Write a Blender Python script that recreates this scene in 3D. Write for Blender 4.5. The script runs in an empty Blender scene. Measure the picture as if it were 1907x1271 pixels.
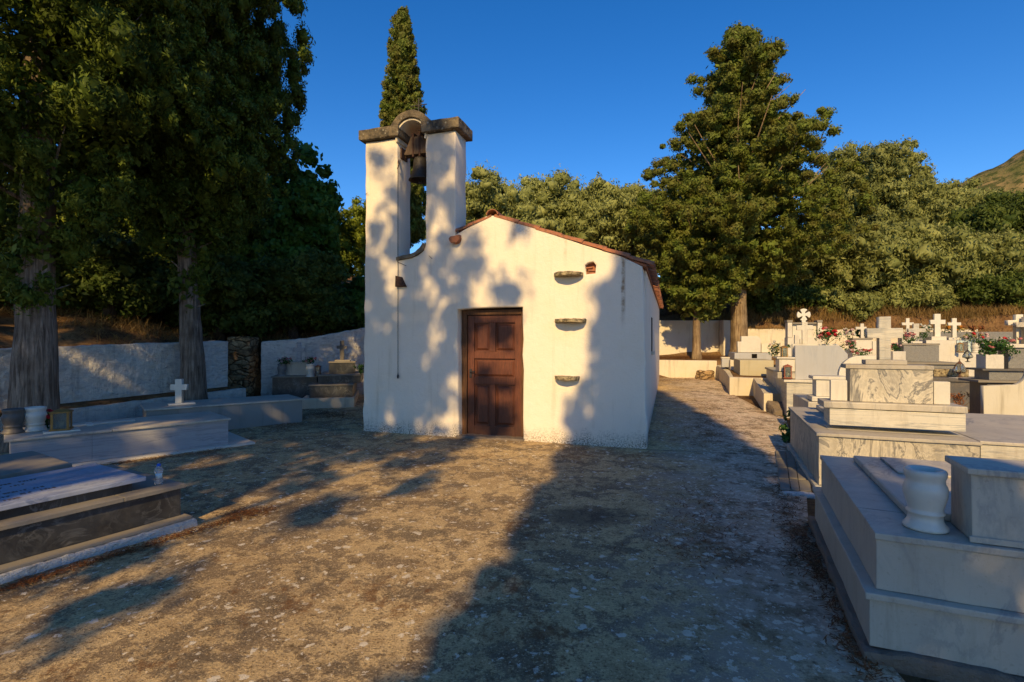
import bpy, bmesh, math, random
import numpy as np
from mathutils import Vector, Matrix

S = bpy.context.scene
COL = S.collection
R = math.radians
# ------------------------------------------------------------------ camera, world, sun
FPX, CX, CY, HC = 950.0, 953.5, 635.5, 1.55
cam = bpy.data.cameras.new('camera'); cam.sensor_width = 36; cam.lens = 36*FPX/1907; cam.clip_end = 3000; cam.clip_start = .05
co = bpy.data.objects.new('camera', cam); COL.objects.link(co)
co.location = (0, 0, HC); co.rotation_euler = (R(90), 0, 0)
S.camera = co
SUN_EL, SUN_DX = 30.0, .22
sv = Vector((-SUN_DX, -1, 0)).normalized() * math.cos(R(SUN_EL)) + Vector((0, 0, math.sin(R(SUN_EL))))
W = bpy.data.worlds.new("World"); S.world = W; W.use_nodes = True
wt = W.node_tree; bgn = wt.nodes['Background']
sky = wt.nodes.new('ShaderNodeTexSky'); sky.sky_type = 'NISHITA'; sky.sun_disc = False
sky.sun_elevation = R(SUN_EL); sky.sun_rotation = math.atan2(sv.x, sv.y)
sky.air_density = 1.0; sky.dust_density = 0.15; sky.ozone_density = 4.0; sky.altitude = 300
hs = wt.nodes.new('ShaderNodeHueSaturation'); hs.inputs['Saturation'].default_value = 1.31; hs.inputs['Hue'].default_value = .508; hs.inputs['Value'].default_value = 1.0
wt.links.new(sky.outputs[0], hs.inputs['Color']); wt.links.new(hs.outputs[0], bgn.inputs[0])
bgn.inputs[1].default_value = 0.145
sl = bpy.data.lights.new('sun', 'SUN'); sl.energy = 4.9; sl.angle = R(.55); sl.color = (1, .70, .31)
so = bpy.data.objects.new('sun', sl); COL.objects.link(so)
so.rotation_euler = sv.to_track_quat('Z', 'Y').to_euler(); so.location = (-4, -10, 14)
S.view_settings.view_transform = 'Standard'; S.view_settings.look = 'None'
S.view_settings.exposure = .18; S.view_settings.gamma = 1
S.cycles.max_bounces = 6; S.cycles.transparent_max_bounces = 6

# ------------------------------------------------------------------ helpers
def G(px, py, z=0.0):
    Y = (HC - z)*FPX/(py - CY)
    return Vector(((px-CX)/FPX*Y, Y, z))
def P(px, py, Y):
    return Vector(((px-CX)/FPX*Y, Y, HC-(py-CY)/FPX*Y))

def tag(o, label=None, cat=None, group=None, kind=None):
    if label: o['label'] = label
    if cat: o['category'] = cat
    if group: o['group'] = group
    if kind: o['kind'] = kind
    return o
def empty(name, loc, rz=0, label=None, cat=None, group=None):
    o = bpy.data.objects.new(name, None); COL.objects.link(o)
    o.location = loc; o.rotation_euler = (0, 0, rz); o.empty_display_size = .1
    return tag(o, label, cat, group)
def link(name, me, mat, parent=None, smooth=False):
    me.name = name
    o = bpy.data.objects.new(name, me); COL.objects.link(o)
    if mat: me.materials.clear(); me.materials.append(mat)
    if parent: o.parent = parent
    if smooth: me.polygons.foreach_set('use_smooth', [True]*len(me.polygons))
    return o
def bm_obj(name, bm, mat, parent=None, smooth=False):
    me = bpy.data.meshes.new(name); bmesh.ops.recalc_face_normals(bm, faces=bm.faces)
    bm.to_mesh(me); bm.free()
    return link(name, me, mat, parent, smooth)
def np_mesh(name, verts, faces, mat, parent=None, smooth=False):
    """verts (N,3), faces (M,k) numpy"""
    me = bpy.data.meshes.new(name); v = np.asarray(verts, dtype=np.float32); f = np.asarray(faces, dtype=np.int32)
    k = f.shape[1]
    me.vertices.add(len(v)); me.vertices.foreach_set('co', v.ravel())
    me.loops.add(f.size); me.loops.foreach_set('vertex_index', f.ravel())
    me.polygons.add(len(f)); me.polygons.foreach_set('loop_start', np.arange(len(f), dtype=np.int32)*k)
    me.polygons.foreach_set('loop_total', np.full(len(f), k, dtype=np.int32))
    me.update(calc_edges=True)
    return link(name, me, mat, parent, smooth)
def bevel_all(bm, w, seg=2):
    if w > 0:
        bmesh.ops.bevel(bm, geom=list(bm.edges), offset=w, segments=seg, affect='EDGES', clamp_overlap=True, profile=.6)
def box_bm(x0, x1, y0, y1, z0, z1, bev=.006, bm=None, rot=0):
    b = bmesh.new()
    r = bmesh.ops.create_cube(b, size=1)
    for v in b.verts:
        v.co = Vector(((x0+x1)/2+v.co.x*(x1-x0), (y0+y1)/2+v.co.y*(y1-y0), (z0+z1)/2+v.co.z*(z1-z0)))
    bevel_all(b, bev)
    if bm is None: return b
    me = bpy.data.meshes.new('t'); b.to_mesh(me); b.free(); bm.from_mesh(me); bpy.data.meshes.remove(me)
    return bm
def box(name, parent, mat, x0, x1, y0, y1, z0, z1, bev=.006):
    return bm_obj(name, box_bm(x0, x1, y0, y1, z0, z1, bev), mat, parent)
def boxes(name, parent, mat, lst, bev=.006):
    bm = bmesh.new()
    for b in lst: box_bm(*b, bev=bev, bm=bm)
    return bm_obj(name, bm, mat, parent)
def plate(name, parent, mat, outer, y0, y1, holes=(), bev=.006, res=1):
    """flat shape given in (x,z), extruded from y0 to y1"""
    cu = bpy.data.curves.new('t', 'CURVE'); cu.dimensions = '2D'; cu.fill_mode = 'BOTH'
    th = (y1-y0); cu.extrude = max(th/2-bev, .0005); cu.bevel_depth = bev; cu.bevel_resolution = 1; cu.offset = -bev
    for poly in [outer]+list(holes):
        s = cu.splines.new('POLY'); s.points.add(len(poly)-1); s.use_cyclic_u = True
        for p, q in zip(s.points, poly): p.co = (q[0], q[1], 0, 1)
    o = bpy.data.objects.new('t', cu); COL.objects.link(o)
    dg = bpy.context.evaluated_depsgraph_get(); dg.update()
    me = bpy.data.meshes.new_from_object(o.evaluated_get(dg))
    bpy.data.objects.remove(o); bpy.data.curves.remove(cu)
    for v in me.vertices: v.co = (v.co.x, (y0+y1)/2+v.co.z, v.co.y)
    bm = bmesh.new(); bm.from_mesh(me); bpy.data.meshes.remove(me)
    bmesh.ops.remove_doubles(bm, verts=bm.verts, dist=.0004)
    return bm_obj(name, bm, mat, parent)
def prism(name, parent, mat, pts, bev=.008):
    """pts: (x,y,z0,z1) around"""
    bm = bmesh.new(); n = len(pts)
    lo = [bm.verts.new((p[0], p[1], p[2])) for p in pts]; hi = [bm.verts.new((p[0], p[1], p[3])) for p in pts]
    bm.faces.new(lo); bm.faces.new(hi)
    for i in range(n): bm.faces.new((lo[i], lo[(i+1) % n], hi[(i+1) % n], hi[i]))
    bmesh.ops.recalc_face_normals(bm, faces=bm.faces)
    bevel_all(bm, bev)
    return bm_obj(name, bm, mat, parent)
def lathe(name, parent, mat, prof, seg=32, loc=(0, 0, 0), bm=None, smooth=True):
    own = bm is None
    if own: bm = bmesh.new()
    rings = []
    for r, z in prof:
        rings.append([bm.verts.new((loc[0]+r*math.cos(2*math.pi*i/seg), loc[1]+r*math.sin(2*math.pi*i/seg), loc[2]+z)) for i in range(seg)])
    for a, b in zip(rings, rings[1:]):
        for i in range(seg): bm.faces.new((a[i], a[(i+1) % seg], b[(i+1) % seg], b[i]))
    bm.faces.new(rings[0][::-1]); bm.faces.new(rings[-1])
    if own: return bm_obj(name, bm, mat, parent, smooth)
def tube(bm, pts, rads, seg=8, jit=0, rng=random):
    pts = [Vector(p) for p in pts]; rings = []
    a0 = rng.random()*6
    for i, p in enumerate(pts):
        d = (pts[min(i+1, len(pts)-1)]-pts[max(i-1, 0)]).normalized()
        u = d.orthogonal() if abs(d.z) < .9 else Vector((1, 0, 0)); u = (u-d*u.dot(d)).normalized(); w = d.cross(u)
        if i and abs(d.z) < .9:
            u2 = (lu-d*lu.dot(d)).normalized(); u = u2; w = d.cross(u)
        lu = u
        rings.append([bm.verts.new(p+(u*math.cos(a0+2*math.pi*k/seg)+w*math.sin(a0+2*math.pi*k/seg))*rads[i]*(1+jit*(rng.random()-.5))) for k in range(seg)])
    for a, b in zip(rings, rings[1:]):
        for k in range(seg): bm.faces.new((a[k], a[(k+1) % seg], b[(k+1) % seg], b[k]))
    bm.faces.new(rings[0][::-1]); bm.faces.new(rings[-1])
def subdiv_rough(o, cuts_len=.05, amp=.008, scale=6, seed=0):
    """break an edge-clean block into a rough hand made one"""
    me = o.data; bm = bmesh.new(); bm.from_mesh(me)
    for _ in range(8):
        es = [e for e in bm.edges if e.calc_length() > cuts_len*1.6]
        if not es or len(bm.verts) > 60000: break
        bmesh.ops.subdivide_edges(bm, edges=es, cuts=1, use_grid_fill=False)
        bmesh.ops.triangulate(bm, faces=[f for f in bm.faces if len(f.verts) > 4])
    from mathutils import noise
    bm.normal_update()
    for v in bm.verts:
        n = noise.noise_vector(v.co*scale+Vector((seed, 3, 7)))+noise.noise_vector(v.co*scale*3+Vector((seed, 1, 7)))*.4
        v.co += n*amp
    bm.to_mesh(me); bm.free()
    return o

# ------------------------------------------------------------------ materials
class NT:
    def __init__(s, name, rough=.8, spec=.3):
        s.m = bpy.data.materials.new(name); s.m.use_nodes = True; s.t = s.m.node_tree; s.n = s.t.nodes
        s.b = s.n['Principled BSDF']; s.b.inputs['Roughness'].default_value = rough
        s.b.inputs['Specular IOR Level'].default_value = spec
        s.tc = s.n.new('ShaderNodeTexCoord')
    def co(s, scale=(1, 1, 1), rot=(0, 0, 0), loc=(0, 0, 0), src='Object'):
        m = s.n.new('ShaderNodeMapping'); m.inputs['Scale'].default_value = scale; m.inputs['Rotation'].default_value = rot; m.inputs['Location'].default_value = loc
        s.t.links.new(s.tc.outputs[src], m.inputs[0]); return m.outputs[0]
    def noise(s, scale, vec=None, detail=4, rough=.55, dist=0, out=0):
        n = s.n.new('ShaderNodeTexNoise'); n.inputs['Scale'].default_value = scale; n.inputs['Detail'].default_value = detail
        n.inputs['Roughness'].default_value = rough; n.inputs['Distortion'].default_value = dist
        s.t.links.new(vec if vec is not None else s.tc.outputs['Object'], n.inputs['Vector']); return n.outputs[out]
    def voro(s, scale, vec=None, feat='F1', rnd=1, out='Distance'):
        n = s.n.new('ShaderNodeTexVoronoi'); n.feature = feat; n.inputs['Scale'].default_value = scale; n.inputs['Randomness'].default_value = rnd
        s.t.links.new(vec if vec is not None else s.tc.outputs['Object'], n.inputs['Vector']); return n.outputs[out]
    def wave(s, scale, vec=None, dist=5, detail=3, ds=1.5):
        n = s.n.new('ShaderNodeTexWave'); n.inputs['Scale'].default_value = scale; n.inputs['Distortion'].default_value = dist
        n.inputs['Detail'].default_value = detail; n.inputs['Detail Scale'].default_value = ds
        s.t.links.new(vec if vec is not None else s.tc.outputs['Object'], n.inputs['Vector']); return n.outputs['Fac']
    def ramp(s, fac, stops, interp='LINEAR'):
        n = s.n.new('ShaderNodeValToRGB'); r = n.color_ramp; r.interpolation = interp
        while len(r.elements) < len(stops): r.elements.new(.5)
        for e, (p, c) in zip(r.elements, stops):
            e.position = p; e.color = (c, c, c, 1) if not hasattr(c, '__len__') else (*c, 1)
        s.t.links.new(fac, n.inputs[0]); return n.outputs[0]
    def mix(s, fac, a, b, mode='MIX'):
        n = s.n.new('ShaderNodeMix'); n.data_type = 'RGBA'; n.blend_type = mode
        for i, v in ((0, fac), (6, a), (7, b)):
            if hasattr(v, 'node'): s.t.links.new(v, n.inputs[i])
            elif i == 0: n.inputs[0].default_value = v
            else: n.inputs[i].default_value = (*v, 1) if len(v) == 3 else v
        return n.outputs[2]
    def math(s, op, a, b=0, c=0):
        n = s.n.new('ShaderNodeMath'); n.operation = op
        for i, v in enumerate((a, b, c)):
            if hasattr(v, 'node'): s.t.links.new(v, n.inputs[i])
            else: n.inputs[i].default_value = v
        return n.outputs[0]
    def sep(s, vec=None):
        n = s.n.new('ShaderNodeSeparateXYZ'); s.t.links.new(vec if vec is not None else s.tc.outputs['Object'], n.inputs[0]); return n.outputs
    def wpos(s):
        return s.n.new('ShaderNodeNewGeometry').outputs['Position']
    def color(s, v):
        if hasattr(v, 'node'): s.t.links.new(v, s.b.inputs['Base Color'])
        else: s.b.inputs['Base Color'].default_value = (*v, 1)
        return s
    def bump(s, h, strength=.4, dist=.02):
        n = s.n.new('ShaderNodeBump'); n.inputs['Strength'].default_value = strength; n.inputs['Distance'].default_value = dist
        s.t.links.new(h, n.inputs['Height']); s.t.links.new(n.outputs[0], s.b.inputs['Normal']); return s

def plaster(name, base=(.80, .75, .66), stain=(.42, .33, .2), amount=.5, bumpd=.02, bs=.5, foot=True, drip=True, lump=9, trowel_shade=False):
    k = NT(name, .92, .15)
    big = k.noise(1.3, detail=6, rough=.65)
    c = k.mix(k.ramp(big, [(.45, 0), (.75, .5*amount)]), base, tuple(x*y for x, y in zip(base, (.9, .85, .72))))
    if drip:
        st = k.noise(1, k.co((7, 7, .5)), detail=5, rough=.7)
        c = k.mix(k.ramp(st, [(.55, 0), (.78, .45*amount)]), c, stain)
    fine = k.noise(38, detail=3)
    c = k.mix(k.ramp(fine, [(.62, 0), (.8, .35*amount)]), c, (.3, .27, .2))
    if trowel_shade:
        tr_ = k.noise(1, k.co((5, 5, 17)), 7, .7, .8)  # shading of the trowel marks, painted into the colour as horizontal streaks
        c = k.mix(k.ramp(tr_, [(.47, 0), (.62, .38)]), c, (.34, .32, .30)); c = k.mix(k.ramp(tr_, [(.63, 0), (.68, .7)]), c, (.15, .13, .11))
    if foot:
        z = k.sep(k.wpos())[2]
        n = k.noise(5, detail=6, rough=.8)
        v = k.math('SUBTRACT', k.math('MULTIPLY', n, .75), k.math('MULTIPLY', z, 1.15))
        sp = k.noise(45, detail=4, rough=.8)
        m = k.math('MULTIPLY', k.ramp(v, [(.08, 0), (.34, 1)]), k.ramp(sp, [(.46, 0), (.56, 1)]))
        c = k.mix(m, c, (.16, .13, .09))
    k.color(c)
    h = k.math('ADD', k.noise(lump, detail=7, rough=.62), k.math('MULTIPLY', k.noise(60, detail=4), .25))
    k.bump(h, bs, bumpd)
    return k.m
def marble(name, base, vein, scale=2.2, stretch=(1, 1, 1), dist=2, amount=.8, dirt=.35, rough=.45, spec=.3, rot=(0, .3, 0), bands=False, thin=None):
    k = NT(name, rough, spec)
    v = k.co(stretch, rot)
    n = k.noise(scale, v, 9, .62, dist); n2 = k.noise(scale*.6, k.co((1, 1, 1), loc=(4, 1, 2)), 4, .6)
    cloud = k.ramp(k.noise(scale*.9, v, 6, .6, dist*.4), [(.35, 0), (.68, 1)])
    c = k.mix(k.math('MULTIPLY', cloud, amount*.45), base, vein)
    if bands:
        a = k.ramp(n, [(.28, 0), (.36, .8), (.39, .1), (.44, .35), (.47, 0), (.505, 1), (.53, .1), (.57, .5), (.60, 0), (.65, .9), (.70, .1)])
    else:
        a = k.ramp(n, [(.47, 0), (.497, 1), (.503, 1), (.53, 0)])
        a = k.math('MULTIPLY', a, k.ramp(n2, [(.45, 0), (.65, 1)]))
    c = k.mix(k.math('MULTIPLY', a, amount), c, vein)
    d = k.noise(5, detail=7, rough=.75)
    c = k.mix(k.ramp(d, [(.5, 0), (.8, dirt)]), c, (.30, .22, .12))
    c = k.mix(k.ramp(k.noise(50, detail=3), [(.6, 0), (.78, dirt*.9)]), c, (.12, .1, .07))
    dr_ = k.noise(1, k.co((8, 8, .9), loc=(3, 5, 0)), 6, .75)
    c = k.mix(k.ramp(dr_, [(.52, 0), (.72, dirt*1.1)]), c, (.20, .16, .11))
    k.color(c)
    k.bump(k.noise(25, detail=5), .12, .01)
    return k.m
def simple(name, col, rough=.7, spec=.3, var=.25, scale=12, metal=0, bump=.2, stretch=(1, 1, 1)):
    k = NT(name, rough, spec); n = k.noise(scale, k.co(stretch), 5, .65)
    k.color(k.mix(k.ramp(n, [(.3, 0), (.7, 1)]), tuple(x*(1-var) for x in col), tuple(min(x*(1+var), 1) for x in col)))
    k.b.inputs['Metallic'].default_value = metal
    if bump: k.bump(n, bump, .01)
    return k.m
def leafmat(name, c1, c2, c3=None, trans=.28, big=.6, rough=.6):
    k = NT(name, rough, .18)
    g = k.n.new('ShaderNodeNewGeometry'); rpi = g.outputs['Random Per Island']
    c = k.mix(rpi, c1, c2)
    n = k.noise(big, detail=3)
    c = k.mix(k.ramp(n, [(.38, 0), (.66, .75)]), c, c3 or tuple(x*.6 for x in c1))
    k.color(c)
    tr = k.n.new('ShaderNodeBsdfTranslucent'); k.t.links.new(c, tr.inputs[0])
    mx = k.n.new('ShaderNodeMixShader'); mx.inputs[0].default_value = trans
    k.t.links.new(k.b.outputs[0], mx.inputs[1]); k.t.links.new(tr.outputs[0], mx.inputs[2])
    k.t.links.new(mx.outputs[0], k.n['Material Output'].inputs[0])
    return k.m

M = {}
M['plaster'] = plaster('chapel_plaster', (.78, .69, .56), amount=.9)
_t = M['plaster'].node_tree; _b = _t.nodes['Principled BSDF']; _k = NT.__new__(NT); _k.m = M['plaster']; _k.t = _t; _k.n = _t.nodes; _k.b = _b; _k.tc = [q for q in _t.nodes if q.type == 'TEX_COORD'][0]
_old = _b.inputs['Base Color'].links[0].from_socket; _x, _y, _z = _k.sep()
_n = _k.noise(6, detail=6, rough=.75)
_c = _old
for _px, _w, _z0, _s in ((4.262, .016, 1.75, .85), (2.62, .02, 2.9, .35), (3.42, .014, 2.6, .3)):
    _d = _k.math('ABSOLUTE', _k.math('ADD', _k.math('SUBTRACT', _x, _px+.03), _k.math('MULTIPLY', _n, .06)))
    _m = _k.math('MULTIPLY', _k.math('MULTIPLY', _k.ramp(_k.math('DIVIDE', _d, _w*3), [(.25, 1), (.8, 0)]), _k.ramp(_n, [(.36, .1), (.55, 1)])), _k.ramp(_k.math('SUBTRACT', _z, _z0), [(0, 0), (.35, _s)]))
    _c = _k.mix(_m, _c, (.25, .15, .07))
_k.color(_c)
M['wallwhite'] = plaster('rough_whitewash', (.75, .70, .61), (.15, .12, .08), 1.3, .09, 1, foot=False, lump=9, trowel_shade=True)
M['wallcream'] = plaster('cream_whitewash', (.66, .59, .46), (.16, .12, .075), 1.5, .025, .5, foot=False)
M['kerb'] = plaster('kerb_plaster', (.62, .55, .42), (.13, .1, .07), 1.3, .02, .5, foot=False)
M['footing'] = plaster('broken_footing', (.20, .16, .125), (.08, .06, .045), 1.2, .05, .9, foot=False)
M['roughplinth'] = plaster('rough_white_plinth', (.62, .6, .56), (.2, .17, .12), 1.2, .05, 1, foot=False, lump=22)
M['marble'] = marble('pale_grey_marble', (.49, .44, .35), (.17, .175, .19), 1.3, (1, 1, .5), 1.6, dirt=.34, amount=.75)
M['marblev'] = marble('streaked_marble', (.66, .59, .45), (.13, .13, .13), 1.5, (1, 1, .55), 2.6, 1.0, rot=(0, .7, .2), bands=True)
M['marbleh'] = marble('banded_marble', (.62, .57, .46), (.25, .26, .26), 1.5, (.35, .35, 4.5), .9, .85, rot=(0, .03, 0), bands=True)
M['marbleleft'] = marble('bluish_banded_marble', (.41, .395, .385), (.22, .22, .235), 1.5, (.3, .3, 4.5), .7, .8, dirt=.15, rot=(0, .02, 0), bands=True)
M['slabblue'] = marble('blue_white_slab', (.44, .47, .53), (.14, .18, .28), 1.6, (.6, 2, 1), 1.5, .8, dirt=.25, rot=(0, 0, .15), bands=True)
M['whitemarble'] = marble('white_marble', (.60, .56, .47), (.40, .39, .35), 1.4, (1, 1, 1), 1.5, .45, dirt=.28)
M['whitestone'] = marble('clean_white_marble', (.63, .60, .51), (.45, .44, .41), 1.4, (1, 1, 1), 1.5, .3, dirt=.1, rough=.3, spec=.45)
M['black'] = marble('black_marble', (.020, .021, .023), (.20, .20, .19), 3.0, (1, 1, 1), 1.8, .6, dirt=.1, rough=.38, spec=.35)
M['granite'] = marble('grey_granite', (.12, .12, .12), (.30, .29, .26), 22, (1, 1, 1), .5, .8, dirt=.2, bands=True)
M['slate'] = marble('dark_slate', (.085, .08, .075), (.17, .15, .13), 4, (1, 1, 1), 1, .5, dirt=.4)
M['greystone'] = marble('grey_coping_stone', (.24, .215, .175), (.15, .14, .12), 3, (1, 1, 1), 1, .5, dirt=.5, rough=.75)
M['coping'] = marble('pale_coping_stone', (.42, .38, .31), (.24, .23, .21), 3, (1, 1, 1), 1.5, .6, dirt=.5, rough=.7)
M['bluepanel'] = marble('blue_grey_panel', (.40, .40, .40), (.29, .31, .34), 1.2, (2, 1, .4), .8, .6, dirt=.15)
M['kerbspot'] = plaster('spotted_white_stone', (.56, .52, .42), (.2, .16, .1), 1.3, .01, .3, foot=False)
M['greyplaster'] = plaster('grey_cement', (.26, .25, .225), (.10, .09, .07), 1.2, .015, .4, foot=False)
M['greencement'] = plaster('ochre_cement', (.45, .4, .27), (.2, .18, .1), 1, .015, .4, foot=False)
k = NT('lichened_capstone', .95, .1)
c = k.mix(k.ramp(k.noise(6, detail=7, rough=.7), [(.38, 0), (.62, 1)]), (.07, .062, .05), (.24, .19, .125))
c = k.mix(k.ramp(k.voro(14, k.co((1, 1, 1))), [(.16, .8), (.24, 0)]), c, (.34, .32, .25))
k.color(c).bump(k.noise(18, detail=6, rough=.7), .8, .03); M['capstone'] = k.m
M['rust'] = simple('rusty_iron', (.06, .032, .022), .85, .3, .5, 30)
M['iron'] = simple('dark_iron', (.035, .03, .028), .6, .4, .3, 30)
M['bronze'] = simple('weathered_bronze', (.05, .043, .035), .6, .4, .35, 20, .4)
M['brass'] = simple('aged_brass', (.27, .15, .04), .5, .4, .3, 20, .3)
M['redwood'] = simple('reddish_lantern_wood', (.25, .07, .035), .5, .4, .2, 20)
M['oldwood'] = simple('old_grey_wood', (.10, .07, .05), .9, .2, .5, 9, stretch=(8, 8, .6))
k = NT('terracotta', .9, .15)
c = k.mix(k.noise(3, detail=5), (.30, .10, .05), (.42, .19, .10)); c = k.mix(k.ramp(k.noise(11, detail=6, rough=.7), [(.48, 0), (.64, .8)]), c, (.10, .075, .055))
k.color(c).bump(k.noise(20, detail=5), .4, .01); M['tile'] = k.m
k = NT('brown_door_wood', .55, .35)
g = k.noise(9, k.co((9, 9, .7)), 8, .7, .4)
c = k.mix(k.ramp(g, [(.3, 0), (.72, 1)]), (.06, .02, .010), (.20, .060, .026))
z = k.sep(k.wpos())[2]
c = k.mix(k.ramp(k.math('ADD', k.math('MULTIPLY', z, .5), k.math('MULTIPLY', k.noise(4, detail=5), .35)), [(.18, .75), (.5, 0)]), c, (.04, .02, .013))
k.color(c).bump(g, .35, .006); M['door'] = k.m
k = NT('faded_frame_wood', .7, .25); g = k.noise(9, k.co((9, 9, .6)), 8, .7, .4)
k.color(k.mix(k.ramp(g, [(.35, 0), (.7, 1)]), (.05, .024, .012), (.17, .08, .035))).bump(g, .4, .006); M['doorframe'] = k.m
k = NT('stone_shelf', .95, .1)
c = k.mix(k.ramp(k.noise(16, detail=7, rough=.75), [(.4, 0), (.6, 1)]), (.09, .07, .045), (.42, .34, .2))
k.color(c).bump(k.noise(25, detail=6), .9, .03); M['shelf'] = k.m
k = NT('rubble_stone', .95, .1)
dv = k.noise(5, None, 3, .5, out=1); mp = k.n.new('ShaderNodeVectorMath'); mp.operation = 'MULTIPLY_ADD'; k.t.links.new(dv, mp.inputs[0]); mp.inputs[1].default_value = (.22, .22, .16); k.t.links.new(k.co((1, 1, 2.1)), mp.inputs[2])
vo = k.voro(3.6, mp.outputs[0], 'DISTANCE_TO_EDGE'); vc = k.sep(k.voro(3.6, mp.outputs[0], 'F1', out='Color'))[0]
c = k.mix(vc, (.34, .22, .11), (.60, .43, .23)); c = k.mix(k.ramp(k.noise(9, detail=7, rough=.7), [(.42, 0), (.62, .7)]), c, (.10, .07, .04))
c = k.mix(k.ramp(vo, [(.01, 1), (.07, 0)]), c, (.16, .10, .055))
k.color(c).bump(k.math('ADD', k.ramp(vo, [(0, 0), (.14, 1)]), k.math('MULTIPLY', k.noise(14, detail=6), .6)), .9, .05); M['rubble'] = k.m
# bark
def bark(name, c1, c2):
    k = NT(name, .95, .1)
    a = k.noise(1, k.co((26, 26, 1.6)), 8, .65, .5); b = k.noise(3, detail=5)
    c = k.mix(k.ramp(a, [(.36, 0), (.62, 1)]), c1, c2); c = k.mix(k.ramp(b, [(.4, 0), (.7, .6)]), c, tuple(x*.55 for x in c1))
    k.color(c).bump(a, 1, .05); return k.m
M['bark'] = bark('furrowed_grey_bark', (.10, .072, .052), (.40, .31, .23))
M['barkwarm'] = bark('warm_stripped_bark', (.16, .10, .055), (.40, .30, .18))
M['twig'] = bark('dark_twig', (.05, .035, .025), (.13, .10, .08))
# ground
k = NT('lichened_concrete', .95, .12)
wp = k.tc.outputs['Object']
n1 = k.noise(.8, detail=7, rough=.68); n2 = k.noise(3.2, detail=14, rough=.8); n3 = k.noise(17, detail=8, rough=.8); n4 = k.noise(75, detail=4, rough=.7)
nb_ = k.noise(1.9, k.co((1, 1, 1), loc=(9, 4, 0)), 10, .75)
mm = k.math('ADD', n2, k.math('MULTIPLY', k.math('SUBTRACT', n1, .5), .55))
c = k.mix(k.ramp(n2, [(.42, 0), (.56, 1)]), (.44, .305, .15), (.73, .53, .26))
c = k.mix(k.ramp(mm, [(.49, 0), (.54, .9)]), c, (.22, .155, .09))
c = k.mix(k.ramp(nb_, [(.53, 0), (.58, .8)]), c, (.165, .125, .08))
c = k.mix(k.ramp(n3, [(.56, 0), (.61, .85)]), c, (.15, .098, .048)); c = k.mix(k.ramp(n3, [(.36, .75), (.42, 0)]), c, (.86, .65, .34))
c = k.mix(k.ramp(n4, [(.56, 0), (.62, .75)]), c, (.12, .08, .042)); c = k.mix(k.ramp(n4, [(.36, .6), (.42, 0)]), c, (.88, .66, .37))
# weathered, lichened right side; colour also warmed and lifted to offset the tree shade
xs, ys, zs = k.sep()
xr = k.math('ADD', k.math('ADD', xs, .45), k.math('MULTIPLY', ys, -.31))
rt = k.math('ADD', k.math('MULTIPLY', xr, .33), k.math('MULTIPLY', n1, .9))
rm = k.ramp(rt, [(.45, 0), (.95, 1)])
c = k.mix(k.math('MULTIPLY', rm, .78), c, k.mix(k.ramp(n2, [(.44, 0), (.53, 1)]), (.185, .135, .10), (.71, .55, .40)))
dv = k.noise(9, k.co((1, 1, 1)), 6, .75, out=1)
mp = k.n.new('ShaderNodeVectorMath'); mp.operation = 'MULTIPLY_ADD'; k.t.links.new(dv, mp.inputs[0]); mp.inputs[1].default_value = (.16, .16, 0); k.t.links.new(wp, mp.inputs[2])
for sc, th, lo in ((15, .42, .40), (32, .44, .34), (8, .28, .52)):
    d = k.voro(sc, mp.outputs[0]); cl = k.voro(sc, mp.outputs[0], out='Color')
    on = k.math('GREATER_THAN', k.math('ADD', k.sep(cl)[0], k.math('ADD', k.math('MULTIPLY', rm, .68), k.math('MULTIPLY', n1, .5))), lo+.66)
    thn = k.math('MULTIPLY', k.sep(cl)[1], th)
    spot = k.math('MULTIPLY', k.math('LESS_THAN', d, thn), on)
    spot = k.math('MULTIPLY', spot, k.ramp(n3, [(.38, .35), (.52, 1)]))
    c = k.mix(k.math('MULTIPLY', spot, .85), c, (.80, .71, .54))
nd = k.math('ADD', k.math('MULTIPLY', k.noise(1.1, k.co((1, 1, 1), loc=(5, 2, 0)), 5, .7), .8), k.math('MULTIPLY', k.noise(12, k.co((1.6, 1, 1), loc=(1, 7, 0)), 6, .8), .5))
c = k.mix(k.ramp(nd, [(.73, 0), (.80, .7)]), c, (.17, .075, .028))
# round damp patch
dx = k.math('SUBTRACT', xs, .66); dy = k.math('SUBTRACT', ys, 4.45)
rr = k.math('ADD', k.math('ADD', k.math('MULTIPLY', dx, dx), k.math('MULTIPLY', k.math('MULTIPLY', dy, dy), 2.2)), k.math('MULTIPLY', n2, .5))
c = k.mix(k.ramp(rr, [(.30, .65), (.46, 0)]), c, (.05, .045, .04))
# expansion joint running on from the chapel corner
jl = k.math('ADD', k.math('ADD', k.math('MULTIPLY', xs, .25), k.math('MULTIPLY', ys, .968)), k.math('ADD', k.math('MULTIPLY', n2, .10), -7.50))
jm = k.math('MULTIPLY', k.math('LESS_THAN', k.math('ABSOLUTE', jl), .012), k.math('GREATER_THAN', xs, 1.7))
c = k.mix(k.math('MULTIPLY', jm, .85), c, (.02, .015, .01))
k.color(c)
h = k.math('ADD', k.math('MULTIPLY', n2, .6), k.math('ADD', k.math('MULTIPLY', n3, .7), k.math('ADD', k.math('MULTIPLY', n4, .5), k.math('MULTIPLY', jm, -1))))
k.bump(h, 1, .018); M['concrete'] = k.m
k = NT('dry_earth', .97, .08)
n1 = k.noise(1.5, detail=7, rough=.7); n2 = k.noise(14, detail=7, rough=.75)
c = k.mix(k.ramp(n1, [(.38, 0), (.62, 1)]), (.13, .07, .032), (.26, .155, .07)); c = k.mix(k.ramp(n2, [(.5, 0), (.62, .8)]), c, (.055, .032, .018))
c = k.mix(k.ramp(n2, [(.3, .6), (.4, 0)]), c, (.32, .22, .11))
k.color(c).bump(n2, .9, .05); M['earth'] = k.m
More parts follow.
